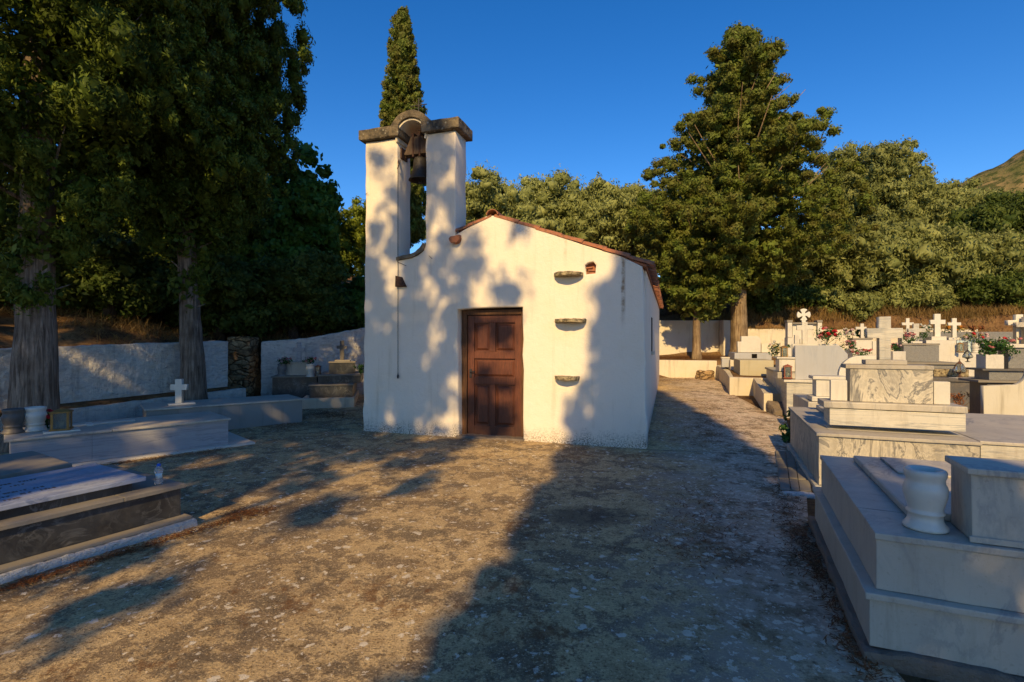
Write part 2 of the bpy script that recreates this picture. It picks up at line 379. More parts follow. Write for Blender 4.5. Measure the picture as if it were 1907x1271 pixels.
k = NT('far_hillside', .97, .05)
n1 = k.noise(.09, detail=9, rough=.72); n2 = k.noise(.35, detail=6, rough=.7)
c = k.mix(k.ramp(n1, [(.4, 0), (.6, 1)]), (.12, .12, .04), (.27, .19, .085)); c = k.mix(k.ramp(n2, [(.46, 0), (.54, .9)]), c, (.05, .065, .02))
k.color(c).bump(n2, .8, 1); M['hill'] = k.m
# foliage
M['cyp'] = leafmat('cypress_foliage', (.05, .085, .012), (.18, .24, .03), (.05, .075, .012), big=2.2, trans=.3)
M['cyp2'] = leafmat('cypress_foliage_warm', (.085, .125, .018), (.20, .255, .04), (.15, .125, .03), big=2.0, trans=.3)
M['olive'] = leafmat('olive_foliage', (.22, .25, .075), (.42, .45, .16), (.16, .18, .05), big=.8, trans=.3)
M['oliveD'] = leafmat('dark_olive_foliage', (.18, .21, .06), (.37, .385, .13), (.13, .15, .04), big=.7, trans=.3)
M['bush'] = leafmat('evergreen_bush_foliage', (.05, .085, .014), (.16, .20, .04), (.035, .06, .01), big=1.2, trans=.3)
M['bushY'] = leafmat('yellow_green_foliage', (.14, .20, .02), (.30, .34, .04), (.08, .12, .015), big=1.4, trans=.35)
M['ivy'] = leafmat('broad_leaf_foliage', (.05, .13, .02), (.14, .25, .04), (.03, .08, .012), big=1.2, rough=.45, trans=.35)
M['drygrass'] = leafmat('dry_grass', (.20, .12, .04), (.36, .23, .085), (.14, .10, .035), big=.5)
M['needles'] = leafmat('fallen_needles', (.13, .045, .014), (.26, .10, .03), (.09, .04, .015), trans=.1)
M['greenleaf'] = leafmat('flower_leaves', (.03, .09, .02), (.07, .15, .03), trans=.2, big=20)
def petal(name, c): return leafmat(name, tuple(x*.8 for x in c), c, tuple(x*.7 for x in c), trans=.2, big=30)
M['red'] = petal('red_petals', (.62, .03, .04)); M['pink'] = petal('pink_petals', (.62, .22, .22)); M['palepink'] = petal('pale_pink_petals', (.7, .48, .45))
M['whitep'] = petal('white_petals', (.72, .7, .6)); M['orange'] = petal('orange_petals', (.65, .26, .03)); M['yellow'] = petal('yellow_petals', (.6, .48, .2))
M['dryflower'] = petal('dry_petals', (.33, .13, .05))
k = NT('lantern_glass', .08, .5); k.b.inputs['Transmission Weight'].default_value = .85; k.b.inputs['Base Color'].default_value = (.55, .6, .55, 1); M['glass'] = k.m
k = NT('clear_plastic', .08, .5); k.b.inputs['Transmission Weight'].default_value = .9; k.b.inputs['IOR'].default_value = 1.33; k.b.inputs['Base Color'].default_value = (.92, .96, 1, 1); M['plastic'] = k.m
M['bluecap'] = simple('blue_plastic', (.01, .10, .55), .4, .4, .05, bump=0); M['bottlelabel'] = simple('white_blue_label', (.5, .66, .72), .5, .3, .2, 60, bump=0)
M['redpaint'] = simple('red_paint', (.4, .02, .02), .5); M['dark'] = simple('dark_void', (.012, .01, .009), .95, .05)
M['photo'] = simple('faded_photo', (.12, .11, .10), .3, .4, .6, 30, bump=0); M['skyframe'] = simple('pale_blue_frame', (.45, .55, .56), .5)
M['sheet'] = simple('engraving_brown', (.16, .12, .10), .8, .2, .3, 60)

# ------------------------------------------------------------------ terrain
def gz(y):
    return .018*max(0, min(y, 30)-8)**1.22 if y > 8 else 0.0
ENC = [(-12, -40), (-10.5, 2), (-7.95, 7.5), (-6.35, 11.1), (-6.9, 12.9), (-6.2, 12.5), (-3.7, 13.75), (-1, 15.5), (2, 18), (4.3, 19.9), (8.6, 19.9), (12.4, 18.9), (18, 16.6), (30, 13), (60, 8), (60, -40)]
def enc_dist(X, Y):
    """0 inside the churchyard, distance outside"""
    e = np.array(ENC); n = len(e)
    inside = np.zeros(X.shape, bool); d = np.full(X.shape, 1e9)
    for i in range(n):
        x1, y1 = e[i]; x2, y2 = e[(i+1) % n]
        c = ((y1 > Y) != (y2 > Y)) & (X < (x2-x1)*(Y-y1)/((y2-y1) if y2 != y1 else 1e-9)+x1)
        inside ^= c
        dx, dy = x2-x1, y2-y1; L = dx*dx+dy*dy
        t = np.clip(((X-x1)*dx+(Y-y1)*dy)/L, 0, 1)
        d = np.minimum(d, np.hypot(X-(x1+t*dx), Y-(y1+t*dy)))
    return np.where(inside, 0, d)
def terr(X, Y):
    X = np.asarray(X, float); Y = np.asarray(Y, float)
    z = np.where(Y > 8, .018*np.power(np.clip(np.minimum(Y, 30)-8, 0, None), 1.22), 0)
    d = enc_dist(X, Y)
    out = np.clip(d/.45, 0, 1); out = out*out*(3-2*out)
    back = np.clip((Y-0)/4, 0, 1)
    hgt = np.where(X < -3, 1.25, 1.15+.85*np.clip((X-3)/5, 0, 1))
    hill = 6.2*(1-np.exp(-d/18.0))
    bump_ = .12*np.sin(X*1.7+Y*.6)*np.sin(Y*1.3-X*.5)+.06*np.sin(X*4.1+1)*np.sin(Y*3.7)
    z = z + out*back*(hgt-z*.6+hill+bump_)
    # low terrace under the right hand trees and behind the left kerb
    t1 = (Y > 17.6) & (X > 3.5) & (X < 12) & (d <= 0)
    z = np.where(t1, .86+.06*(Y-17.6), z)
    return z
def tz(x, y): return float(terr(np.array([x]), np.array([y]))[0])
def axis(lo, hi, n, p=2.2):
    t = np.linspace(-1, 1, n); s = np.sign(t)*np.abs(t)**p
    return np.where(s < 0, -s*lo, s*hi)
gx = np.unique(np.concatenate([axis(-400, 400, 61), np.arange(-16, 24, .22)]))
gy = np.unique(np.concatenate([np.array([-60, -40, -25, -15, -8, -4]), np.arange(-3, 34, .22), 34+np.linspace(0, 1, 24)**2*700]))
def grid_mesh(name, xs, ys, zf, mat):
    X, Y = np.meshgrid(xs, ys); Z = zf(X, Y); nx, ny = len(xs), len(ys)
    v = np.stack([X, Y, Z], -1).reshape(-1, 3); i = np.arange(nx*ny).reshape(ny, nx)
    f = np.stack([i[:-1, :-1], i[:-1, 1:], i[1:, 1:], i[1:, :-1]], -1).reshape(-1, 4)
    return np_mesh(name, v, f, mat, smooth=True)
tag(grid_mesh('ground', gx, gy, terr, M['earth']), kind='structure')
# concrete yard and path laid on the ground
PR = [(-12, 2.6), (0, 2.05), (2.3, 1.75), (4.3, 2.5), (6.5, 3.72), (9.9, 5.3), (10.7, 5.3), (13.2, 5.75), (16.9, 6.8), (17.55, 6.9)]
PL = [(-12, -9), (4, -9), (8, -6.9), (11.2, -5.7), (13, -4.4), (17.55, 2)]
ys = np.concatenate([np.arange(-12, 17.5, .15), [17.55]]); NX = 90
lx = np.interp(ys, [p[0] for p in PL], [p[1] for p in PL]); rx = np.interp(ys, [p[0] for p in PR], [p[1] for p in PR])
tt = np.linspace(0, 1, NX); X = lx[:, None]+(rx-lx)[:, None]*tt[None]; Y = np.repeat(ys[:, None], NX, 1)
Z = np.where(Y > 8, .018*np.power(np.clip(Y-8, 0, None), 1.22), 0)+.022+.006*np.sin(X*2.3+Y)*np.sin(Y*1.9)
i = np.arange(NX*len(ys)).reshape(len(ys), NX)
f = np.stack([i[:-1, :-1], i[:-1, 1:], i[1:, 1:], i[1:, :-1]], -1).reshape(-1, 4)
vv = np.stack([X, Y, Z], -1).reshape(-1, 3)
ev = vv[i[:, -1]].copy(); ev[:, 2] -= .15; base = len(vv); j = base+np.arange(len(ys))
sk = np.stack([i[:-1, -1], j[:-1], j[1:], i[1:, -1]], -1)
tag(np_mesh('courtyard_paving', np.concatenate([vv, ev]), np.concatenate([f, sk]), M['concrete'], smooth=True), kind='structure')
# far hill on the right
def hillz(X, Y):
    u = (X-235)/110; w = (Y-185)/70
    return -4+90*np.exp(-(np.abs(u)**2.2)-(w**2))+2.2*np.sin(X*.11)*np.sin(Y*.09)+.8*np.sin(X*.4+1)*np.sin(Y*.37)
tag(grid_mesh('hillside', np.linspace(20, 340, 120), np.linspace(80, 330, 90), hillz, M['hill']), kind='structure')

# ------------------------------------------------------------------ foliage tools
def unit(a): return a/np.maximum(np.linalg.norm(a, axis=1, keepdims=True), 1e-9)
_b = bmesh.new(); bmesh.ops.create_icosphere(_b, subdivisions=2, radius=1); _b.verts.index_update()
ICV = np.array([v.co[:] for v in _b.verts]); ICF = np.array([[v.index for v in f.verts] for f in _b.faces]); _b.free()
def leaves(name, pos, nrm, axs, L, Wd, mat, parent=None, cores=None, rng=None, flat=1, cs=.5):
    n = unit(nrm); a = axs-n*np.sum(axs*n, 1, keepdims=True); a = unit(a); b = np.cross(n, a)
    L = L[:, None]; Wd = Wd[:, None]
    v = np.stack([pos-a*L*.5, pos+b*Wd*.5+a*L*.05, pos+a*L*.5, pos-b*Wd*.5+a*L*.05], 1).reshape(-1, 3)
    f = np.arange(len(pos)*4).reshape(-1, 4)
    if cores is None: return np_mesh(name, v, f, mat, parent)
    # twiggy inner mass of every puff, rough and irregular
    C_, R_ = cores; m = len(C_); k_ = len(ICV)
    sc = R_[:, None]*cs*np.clip(1+.34*rng.normal(size=(m, k_)), .3, 1.7)
    cv = C_[:, None, :]+ICV[None]*sc[:, :, None]*np.array([1, 1, flat]); cv = cv.reshape(-1, 3)
    cf = (ICF[None]+(np.arange(m)*k_)[:, None, None]+len(v)).reshape(-1, 3)
    me = bpy.data.meshes.new(name); V = np.concatenate([v, cv]).astype(np.float32); me.vertices.add(len(V)); me.vertices.foreach_set('co', V.ravel())
    me.loops.add(f.size+cf.size); me.loops.foreach_set('vertex_index', np.concatenate([f.ravel(), cf.ravel()]).astype(np.int32))
    me.polygons.add(len(f)+len(cf))
    me.polygons.foreach_set('loop_start', np.concatenate([np.arange(len(f))*4, f.size+np.arange(len(cf))*3]).astype(np.int32))
    me.polygons.foreach_set('loop_total', np.concatenate([np.full(len(f), 4), np.full(len(cf), 3)]).astype(np.int32))
    me.update(calc_edges=True)
    return link(name, me, mat, parent)
def fill(rng, c, r, n, L, Wd, up=.4, flat=.85, nr=.5):
    """solid little puffs of leaves round clump centres c of radius r, n leaves per clump"""
    N = len(c); cc = np.repeat(c, n, 0); rr = np.repeat(r, n)
    d = unit(rng.normal(size=(N*n, 3))); q = rng.random(N*n)**.33
    # every puff gets its own lumpy outline
    k1 = np.repeat(rng.normal(size=(N, 3))*3.2, n, 0); k2 = np.repeat(rng.normal(size=(N, 3))*5, n, 0)
    lump = 1+.22*np.sin(np.sum(d*k1, 1))+.16*np.sin(np.sum(d*k2, 1))
    off = d*(rr*q*lump)[:, None]; off[:, 2] *= flat
    nrm = d+nr*rng.normal(size=d.shape)
    ax = rng.normal(size=d.shape)*.6+d*.3; ax[:, 2] += up
    l = L*rng.uniform(.6, 1.4, N*n); w = Wd*rng.uniform(.6, 1.4, N*n)
    return cc+off, nrm, ax, l, w
def trunk(name, parent, mat, pts, rads, seg=20, seed=1, jit=.1, limbs=()):
    rg = random.Random(seed); bm = bmesh.new()
    # resample for a knobbly surface
    P_, R_ = [], []
    for (a, b, ra, rb) in zip(pts, pts[1:], rads, rads[1:]):
        a, b = Vector(a), Vector(b); k_ = max(2, int((b-a).length/.25))
        for q in range(k_): P_.append(a.lerp(b, q/k_)+Vector((rg.uniform(-1, 1), rg.uniform(-1, 1), 0))*ra*.04); R_.append(ra+(rb-ra)*q/k_)
    P_.append(Vector(pts[-1])); R_.append(rads[-1])
    flute = [1+rg.uniform(-jit, jit) for _ in range(seg)]
    n0 = len(bm.verts); tube(bm, P_, R_, seg, 0, rg); bm.verts.ensure_lookup_table()
    for i_, p in enumerate(P_):
        for q in range(seg):
            v = bm.verts[n0+i_*seg+q]; v.co = p+(v.co-p)*(flute[q]+rg.uniform(-.025, .025))
    for lp, lr in limbs: tube(bm, lp, lr, 7, .1, rg)
    return bm_obj(name, bm, mat, parent, True)
def prof(tab):
    zs_ = [t[0] for t in tab]; rs = [t[1] for t in tab]
    return lambda z: np.interp(z, zs_, rs)

def column_tree(name, x, y, z0, tab, tr, mat, barkm, label, cat, group, seed, nb, ncl, leafn, L, Wd, rc, shell=.5, up=.9, core=True, lean=(0, 0), limbn=26, squash=(1, 1), lobes=.18, drop=None, flat=1.0, cs=.5, zfine=1e9):
    """upright cypress like tree; tab = [(z, radius)] in metres above z0"""
    rng = np.random.default_rng(seed); rg = random.Random(seed)
    root = empty(name, (x, y, z0), 0, label, cat, group); pf = prof(tab)
    zt = tab[-1][0]; zb = tab[0][0]
    ph = rng.uniform(0, 6.28, 4)
    zz = rng.uniform(zb, zt, nb*4); w = pf(zz); zz = zz[rng.random(len(zz))*w.max() < w+.15][:nb]
    th = rng.uniform(0, 6.283, len(zz))
    rad = pf(zz)*np.clip(1+lobes*np.sin(th*3+ph[0]+zz*.7)+lobes*.8*np.sin(th*5+ph[1]-zz*1.3)+lobes*.5*rng.normal(size=len(zz)), .5, 1.12)
    C_, Rc_ = [], []
    for t in np.linspace(shell, 1, ncl):
        r_ = rad*t
        C_.append(np.stack([np.cos(th)*r_*squash[0]+lean[0]*zz, np.sin(th)*r_*squash[1]+lean[1]*zz, zz+(t-.5)*up*rc*2+rng.normal(size=len(zz))*rc*.3], 1))
        Rc_.append(rc*rng.uniform(.45, 1.3, len(zz))*(1.2-.45*t))
    C_ = np.concatenate(C_); Rc_ = np.concatenate(Rc_)
    if drop is not None:
        kp = drop(C_+np.array([x, y, z0]), rng); C_, Rc_ = C_[kp], Rc_[kp]
    lo_ = C_[:, 2] < zfine
    parts = [fill(rng, C_[lo_], Rc_[lo_], leafn, L, Wd, up=up, flat=flat)]
    if (~lo_).any(): parts.append(fill(rng, C_[~lo_], Rc_[~lo_], leafn//4, L*1.8, Wd*2, up=up, flat=flat))
    if core:
        nc = int(len(zz)*1.2); zc = rng.uniform(zb, zt, nc); tc_ = rng.uniform(0, 6.28, nc); rc2 = pf(zc)*rng.uniform(.1, .62, nc)
        cc = np.stack([np.cos(tc_)*rc2*squash[0]+lean[0]*zc, np.sin(tc_)*rc2*squash[1]+lean[1]*zc, zc], 1)
        if drop is not None: cc = cc[drop(cc+np.array([x, y, z0]), rng)]
        parts.append(fill(rng, cc, np.full(len(cc), rc*1.2), 26, L*1.7, Wd*2.6, up=.4))
    pos, nr_, ax, l, wd = [np.concatenate([p[i_] for p in parts]) for i_ in range(5)]
    leaves('crown', pos, nr_, ax, l, wd, mat, root, cores=(C_, Rc_), rng=rng, flat=flat, cs=cs)
    lim = []
    for q in range(limbn):
        zq = rg.uniform(zb*.9, zb+(zt-zb)*.75); tq = rg.uniform(0, 6.28); rq = float(pf(max(zq, zb)))*.8
        b0 = Vector((lean[0]*zq, lean[1]*zq, zq)); d = Vector((math.cos(tq), math.sin(tq), 0))
        s_ = tr*.16*rg.uniform(.6, 1.2)
        lim.append(([b0, b0+d*rq*.45+Vector((0, 0, rq*.25)), b0+d*rq+Vector((rg.uniform(-.2, .2), rg.uniform(-.2, .2), rq*.75))], [s_, s_*.65, s_*.2]))
    trunk('trunk', root, barkm, [(0, 0, -.15), (lean[0]*.3, lean[1]*.3, .35), (lean[0]*zb, lean[1]*zb, zb), (lean[0]*zt*.5, lean[1]*zt*.5, zt*.5), (lean[0]*zt*.95, lean[1]*zt*.95, zt*.95)],
          [tr*1.6, tr*1.12, tr*.85, tr*.5, .03], seed=seed, limbs=lim)
    return root

def lobe_tree(name, x, y, z0, lobes_, mat, barkm, label, cat, group, seed, ncl, leafn, L, Wd, rc, tr=.15, up=.3, flat=.85, stems=3, trunk_pts=None, cs=.5):
    """rounded crown made of several lobes [(dx,dy,z,rx,rz)]"""
    rng = np.random.default_rng(seed); rg = random.Random(seed)
    root = empty(name, (x, y, z0), 0, label, cat, group)
    C_ = []
    A = np.array([l[3]*l[4] for l in lobes_]); A = A/A.sum()
    for (dx, dy, z, rx_, rz_), q in zip(lobes_, A):
        n = max(8, int(ncl*q)); d = unit(rng.normal(size=(n, 3))); s_ = rng.uniform(.55, 1.02, n)[:, None]*(1+.16*rng.normal(size=(n, 1)))
        C_.append(np.array([dx, dy, z])+d*s_*np.array([rx_, rx_, rz_]))
    C_ = np.concatenate(C_); RR = rc*rng.uniform(.6, 1.3, len(C_))
    a = fill(rng, C_, RR, leafn, L, Wd, up=up, flat=flat)
    ci = rng.choice(len(C_), len(C_)//4)
    ctr = np.mean(np.array([l[:3] for l in lobes_]), 0)
    cc = ctr+(C_[ci]-ctr)*rng.uniform(.2, .75, (len(ci), 1))
    b = fill(rng, cc, np.full(len(cc), rc*1.2), 20, L*2.2, Wd*2.6, up=up)
    pos, nr_, ax, l, wd = [np.concatenate([a[i_], b[i_]]) for i_ in range(5)]
    leaves('crown', pos, nr_, ax, l, wd, mat, root, cores=(C_, RR), rng=rng, flat=flat, cs=cs)
    lim = []
    for (dx, dy, z, rx_, rz_) in lobes_:
        e = Vector((dx, dy, z)); lim.append(([Vector((0, 0, .3*z)), e*.55+Vector((rg.uniform(-.2, .2), 0, .1*z)), e], [tr*.5, tr*.3, tr*.08]))
    zt = max(.5, ctr[2]*.8)
    trunk('trunk', root, barkm, trunk_pts or [(0, 0, -.3), (rg.uniform(-.1, .1), 0, zt*.4), (ctr[0]*.4, ctr[1]*.4, zt)], [tr*1.2, tr, tr*.5], seg=12, seed=seed, limbs=lim)
    return root

def tufts(name, pts, hgt, n, mat, rng, spread=.06, w=.006, lean=.5, parent=None):
    """upright blades around the given points"""
    N = len(pts)*n; b = np.repeat(pts, n, 0)+np.concatenate([rng.normal(size=(N, 2))*spread, np.zeros((N, 1))], 1)
    h = hgt*rng.uniform(.4, 1.2, N); d = np.concatenate([rng.normal(size=(N, 2))*lean, np.ones((N, 1))], 1); d = unit(d)
    s_ = unit(np.concatenate([rng.normal(size=(N, 2)), np.zeros((N, 1))], 1))*w
    bend = np.concatenate([rng.normal(size=(N, 2))*.25, np.full((N, 1), -.1)], 1)*h[:, None]
    m_ = b+d*h[:, None]*.55; t_ = b+d*h[:, None]+bend
    v = np.stack([b-s_, b+s_, m_+s_*.7, m_-s_*.7, t_], 1).reshape(-1, 3)
    i_ = np.arange(N)[:, None]*5
    f = np.concatenate([i_+np.array([[0, 1, 2, 3]]), i_+np.array([[3, 2, 4, 4]])])
    f3 = np.concatenate([i_+np.array([[0, 1, 2]]), i_+np.array([[0, 2, 3]]), i_+np.array([[3, 2, 4]])])
    return np_mesh(name, v, f3, mat, parent)

# ------------------------------------------------------------------ chapel
CA = R(-17.26); CH0 = (-2.47, 8.6, 0)
ch = empty('chapel', CH0, CA, 'small whitewashed chapel with open bell wall and low tiled roof', 'chapel')
WD = 4.53; RID = 2.27; ZE = 2.66; ZR = 3.47; LEN = 10.0
def wob(pts, n=6, a=.012, seed=3):
    """hand plastered, slightly wandering outline"""
    rg = random.Random(seed); out = []
    for p, q in zip(pts, pts[1:]+pts[:1]):
        L_ = math.hypot(q[0]-p[0], q[1]-p[1]); m = max(1, int(L_/.22))
        for i_ in range(m):
            t = i_/m; out.append((p[0]+(q[0]-p[0])*t+(rg.uniform(-a, a) if i_ else 0), p[1]+(q[1]-p[1])*t+(rg.uniform(-a, a) if i_ else 0)))
    return out
FW = [(-.055, -.1), (1.70, -.1), (1.68, 2.05), (2.753, 2.07), (2.765, -.1), (4.60, -.1), (4.56, 1.5), (4.53, 2.61), (4.18, 2.80), (2.30, 3.50), (2.16, 3.50), (1.64, 3.24), (1.645, 4.9), (1.124, 4.9), (1.118, 3.12), (1.08, 3.02), (.98, 2.95), (.86, 2.91), (.606, 2.88), (.606, 4.9), (.0, 4.9), (-.012, 3)]
NH = (3.72, 3.86, 2.53, 2.70)
fw = plate('front_wall', ch, M['plaster'], wob(FW), 0, .45, holes=[[(NH[0], NH[2]), (NH[0]-.01, NH[3]-.03), (NH[0]+.04, NH[3]), (NH[1]-.03, NH[3]+.01), (NH[1]+.01, NH[3]-.04), (NH[1], NH[2]+.01)]], bev=.02)
box('side_wall', ch, M['plaster'], WD-.42, WD+.03, .455, LEN, -.1, 2.63, .015)
box('side_wall', ch, M['plaster'], -.03, .42, .455, LEN, -.1, 2.63, .015)
plate('back_wall', ch, M['plaster'], [(0.43, -.1), (WD-.43, -.1), (WD-.43, 2.62), (RID, 3.38), (.43, 2.62)], LEN-.42, LEN-.01)
# small window slit in the side wall, seen edge-on
w_ = box('window', ch, M['dark'], WD+.02, WD+.045, 2.6, 2.85, 1.35, 2.0, .004)
box('sill', w_, M['kerb'], WD+.02, WD+.09, 2.52, 2.93, 1.29, 1.345, .008)
# niche with broken bricks
nb_ = boxes('brick_niche', ch, M['tile'], [(NH[0]-.005, NH[1]+.005, .10, .16, NH[2]-.01, NH[3]+.01), (NH[0]+.01, NH[1]-.01, .02, .1, NH[2]+.0, NH[2]+.03), (NH[0]+.03, NH[1]-.0, .03, .1, NH[2]+.045, NH[2]+.075), (NH[0]+.0, NH[1]-.05, .03, .1, NH[2]+.09, NH[2]+.11)], .004)
# cornice caps and the bell arch
def rough_box(name, b, mat, amp=.01, bev=.02, par=None, cl=.07):
    return subdiv_rough(box(name, par, mat, *b, bev), cl, amp, 5, b[0])
rough_box('capstone', (-.085, .66, -.085, .53, 4.91, 5.085), M['capstone'], par=ch)
rough_box('capstone', (1.07, 1.735, -.085, .53, 4.91, 5.085), M['capstone'], par=ch)
def ring(r0, r1, y0, y1, cx, cz, a0=0, a1=180, n=22):
    return [(cx+r1*math.cos(R(a0+(a1-a0)*t/n)), cz+r1*math.sin(R(a0+(a1-a0)*t/n))) for t in range(n+1)] + [(cx+r0*math.cos(R(a1-(a1-a0)*t/n)), cz+r0*math.sin(R(a1-(a1-a0)*t/n))) for t in range(n+1)]
ar = plate('arch', ch, M['capstone'], ring(.285, .40, 0, 0, .865, 4.9, 8, 172), -.07, .51, bev=.012)
subdiv_rough(ar, .07, .008, 5, 2)
plate('arch_lining', ch, M['wallcream'], ring(.25, .284, 0, 0, .865, 4.9, -16, 196), -.03, .49, bev=.004)
# bell, yoke, brackets
yk = box('bell_yoke', ch, M['oldwood'], .64, 1.10, .15, .33, 4.66, 4.84, .03)
for v in yk.data.vertices:
    if v.co.z > 4.75: v.co.x = .87+(v.co.x-.87)*.5; v.co.z += .12
boxes('iron_strap', yk, M['rust'], [(.80, .83, .14, .34, 4.62, 5.02), (.92, .95, .14, .34, 4.62, 5.04), (.605, 1.12, .22, .26, 4.64, 4.675), (.60, .63, .10, .30, 4.6, 4.78)], .003)
lathe('bell', ch, M['bronze'], [(.02, .40), (.05, .395), (.10, .37), (.112, .33), (.118, .25), (.13, .17), (.14, .15), (.145, .11), (.165, .05), (.19, .02), (.195, 0), (.17, .004), (.15, .03), (.11, .2), (.02, .3)], 32, (.90, .24, 4.24))
bm = bmesh.new(); tube(bm, [(.90, .24, 4.64), (.90, .24, 4.22)], [.012, .018]); lathe('', None, None, [(.005, -.03), (.03, -.02), (.035, 0), (.02, .03), (.005, .035)], 12, (.9, .24, 4.21), bm); bm_obj('clapper', bm, M['iron'], ch, True)
# chain down the front
bm = bmesh.new()
zc = 4.55; k_ = 0
while zc > 1.02:
    r_ = .011 if zc > .9 else .02
    yy = -.028 if zc < 4.4 else -.028+(zc-4.4)*.6
    pts = [(.632+(.006*math.cos(a) if k_ % 2 else 0), yy+(.006*math.cos(a) if not k_ % 2 else 0), zc+r_*math.sin(a)) for a in [i_*math.pi/3 for i_ in range(7)]]
    tube(bm, pts, [.0028]*7, 4); zc -= .0195; k_ += 1
lathe('', None, None, [(.004, -.05), (.016, -.03), (.018, 0), (.006, .03), (.004, .05)], 8, (.632, -.028, .98), bm)
bm_obj('bell_chain', bm, M['iron'], ch)
bm = bmesh.new(); tube(bm, [(.605, .05, 4.56), (.62, -.0, 4.5), (.632, -.02, 4.42), (.625, -.03, 4.38)], [.009]*4, 6); bm_obj('chain_hook', bm, M['rust'], ch)
# rusty bracket under the opening, tiles in the opening floor
plate('iron_bracket', ch, M['rust'], [(.60, 2.44), (.605, 2.62), (.70, 2.60), (.78, 2.44)], -.07, .03, bev=.006)
def halftile(bm, p0, p1, r0, r1, th=.016, up=Vector((0, 0, 1)), seg=7, flip=1):
    p0, p1 = Vector(p0), Vector(p1); d = (p1-p0).normalized(); s_ = d.cross(up).normalized(); u = s_.cross(d).normalized()*flip
    rs = []
    for p, r_ in ((p0, r0), (p1, r1)):
        o_ = [bm.verts.new(p+s_*math.cos(math.pi*i_/seg)*r_+u*math.sin(math.pi*i_/seg)*r_*.85) for i_ in range(seg+1)]
        n_ = [bm.verts.new(p+s_*math.cos(math.pi*i_/seg)*(r_-th)+u*math.sin(math.pi*i_/seg)*(r_-th)*.85) for i_ in range(seg+1)]
        rs.append((o_, n_))
    (a, b), (c, d_) = rs
    for i_ in range(seg):
        bm.faces.new((a[i_], a[i_+1], c[i_+1], c[i_])); bm.faces.new((b[i_], d_[i_], d_[i_+1], b[i_+1]))
        bm.faces.new((a[i_], b[i_], b[i_+1], a[i_+1])); bm.faces.new((c[i_], c[i_+1], d_[i_+1], d_[i_]))
    for i_ in (0, seg): bm.faces.new((a[i_], c[i_], d_[i_], b[i_]))
so_ = [(.60, 2.875), (.86, 2.905), (.98, 2.945), (1.08, 3.015), (1.125, 3.12)]; si_ = [(1.085, 3.14), (1.03, 3.06), (.95, 3.0), (.85, 2.965), (.74, 2.955), (.60, 2.925)]
ot = plate('sill_tile', ch, M['rust'], so_+si_, -.04, .47, bev=.008); subdiv_rough(ot, .06, .01, 9); ot.data.materials[0] = M['capstone']
# roof of barrel tiles, laid in columns down both slopes
rg = random.Random(5); bm = bmesh.new()
def slope_z(s): return ZR+.015-(abs(s-RID))*.365
ncol = 46; y = -.03
for c_ in range(ncol):
    yc = .055+c_*(LEN+.2)/(ncol-1)
    for sd in (1, -1):
        e0 = RID+sd*.02; e1 = RID+sd*(WD/2+.09)
        nt = 7
        for t in range(nt):
            s0 = e0+(e1-e0)*t/nt; s1 = e0+(e1-e0)*(t+1.16)/nt
            if sd < 0 and yc < .6 and min(s0, s1) < 1.62:
                if s0 > 1.66: s1 = 1.66
                else: continue
            lift = .012+rg.uniform(-.006, .006)
            halftile(bm, (s0, yc+rg.uniform(-.01, .01), slope_z(s0)+.005), (s1, yc+rg.uniform(-.012, .012), slope_z(s1)+lift+.006), .064, .076, .013, seg=6)
halfpan = bmesh.new
rf = bm_obj('roof', bm, M['tile'], ch)
bm = bmesh.new()
for t in range(26):
    a = -.03+t*.395; halftile(bm, (RID, a, ZR+.04), (RID, a+.43, ZR+.055), .10, .085, .016, seg=8)
bm_obj('ridge_tile', bm, M['tile'], rf)
# deck under the tiles, with the thin plaster verge
bm = bmesh.new()
for sd in (1, -1):
    e1 = RID+sd*(WD/2+.05)
    y0_ = 0.02 if sd > 0 else .47
    q = [(RID, y0_), (e1, y0_), (e1, LEN+.12), (RID, LEN+.12)]
    top = [bm.verts.new((a, b, slope_z(a)-.004)) for a, b in q]; bot = [bm.verts.new((a, b, slope_z(a)-.035)) for a, b in q]
    bm.faces.new(top); bm.faces.new(bot[::-1])
    for i_ in range(4): bm.faces.new((top[i_], bot[i_], bot[(i_+1) % 4], top[(i_+1) % 4]))
q_ = [(1.66, .02), (RID, .02), (RID, .46), (1.66, .46)]
top = [bm.verts.new((a, b, slope_z(a)-.006)) for a, b in q_]; bot = [bm.verts.new((a, b, slope_z(a)-.044)) for a, b in q_]
bm.faces.new(top); bm.faces.new(bot[::-1])
for i_ in range(4): bm.faces.new((top[i_], bot[i_], bot[(i_+1) % 4], top[(i_+1) % 4]))
bm_obj('roof_deck', bm, M['tile'], ch)
gt_ = plate('gutter_tile', ch, M['tile'], [(1.66+.09*math.cos(R(a)), 3.17+.085*math.sin(R(a))) for a in range(180, 361, 20)]+[(1.74, 3.22), (1.60, 3.20)], -.10, .08, bev=.008); subdiv_rough(gt_, .04, .008, 12)
# plaster crack / stain strip near the right corner
# stone shelves
for s_, z_, w2 in ((3.47, 2.53, .215), (3.50, 1.845, .235), (3.45, 1.00, .185)):
    pts = [(s_+w2*math.cos(R(180+180*t/12)), -.03+ (w2*.85)*math.sin(R(180+180*t/12))) for t in range(13)]
    sh = prism('stone_shelf', ch, M['shelf'], [(a, b, z_-.025, z_+.03) for a, b in pts]+[(s_+w2, .03, z_-.025, z_+.03), (s_-w2, .03, z_-.025, z_+.03)], .01)
    subdiv_rough(sh, .035, .012, 14, s_*7)
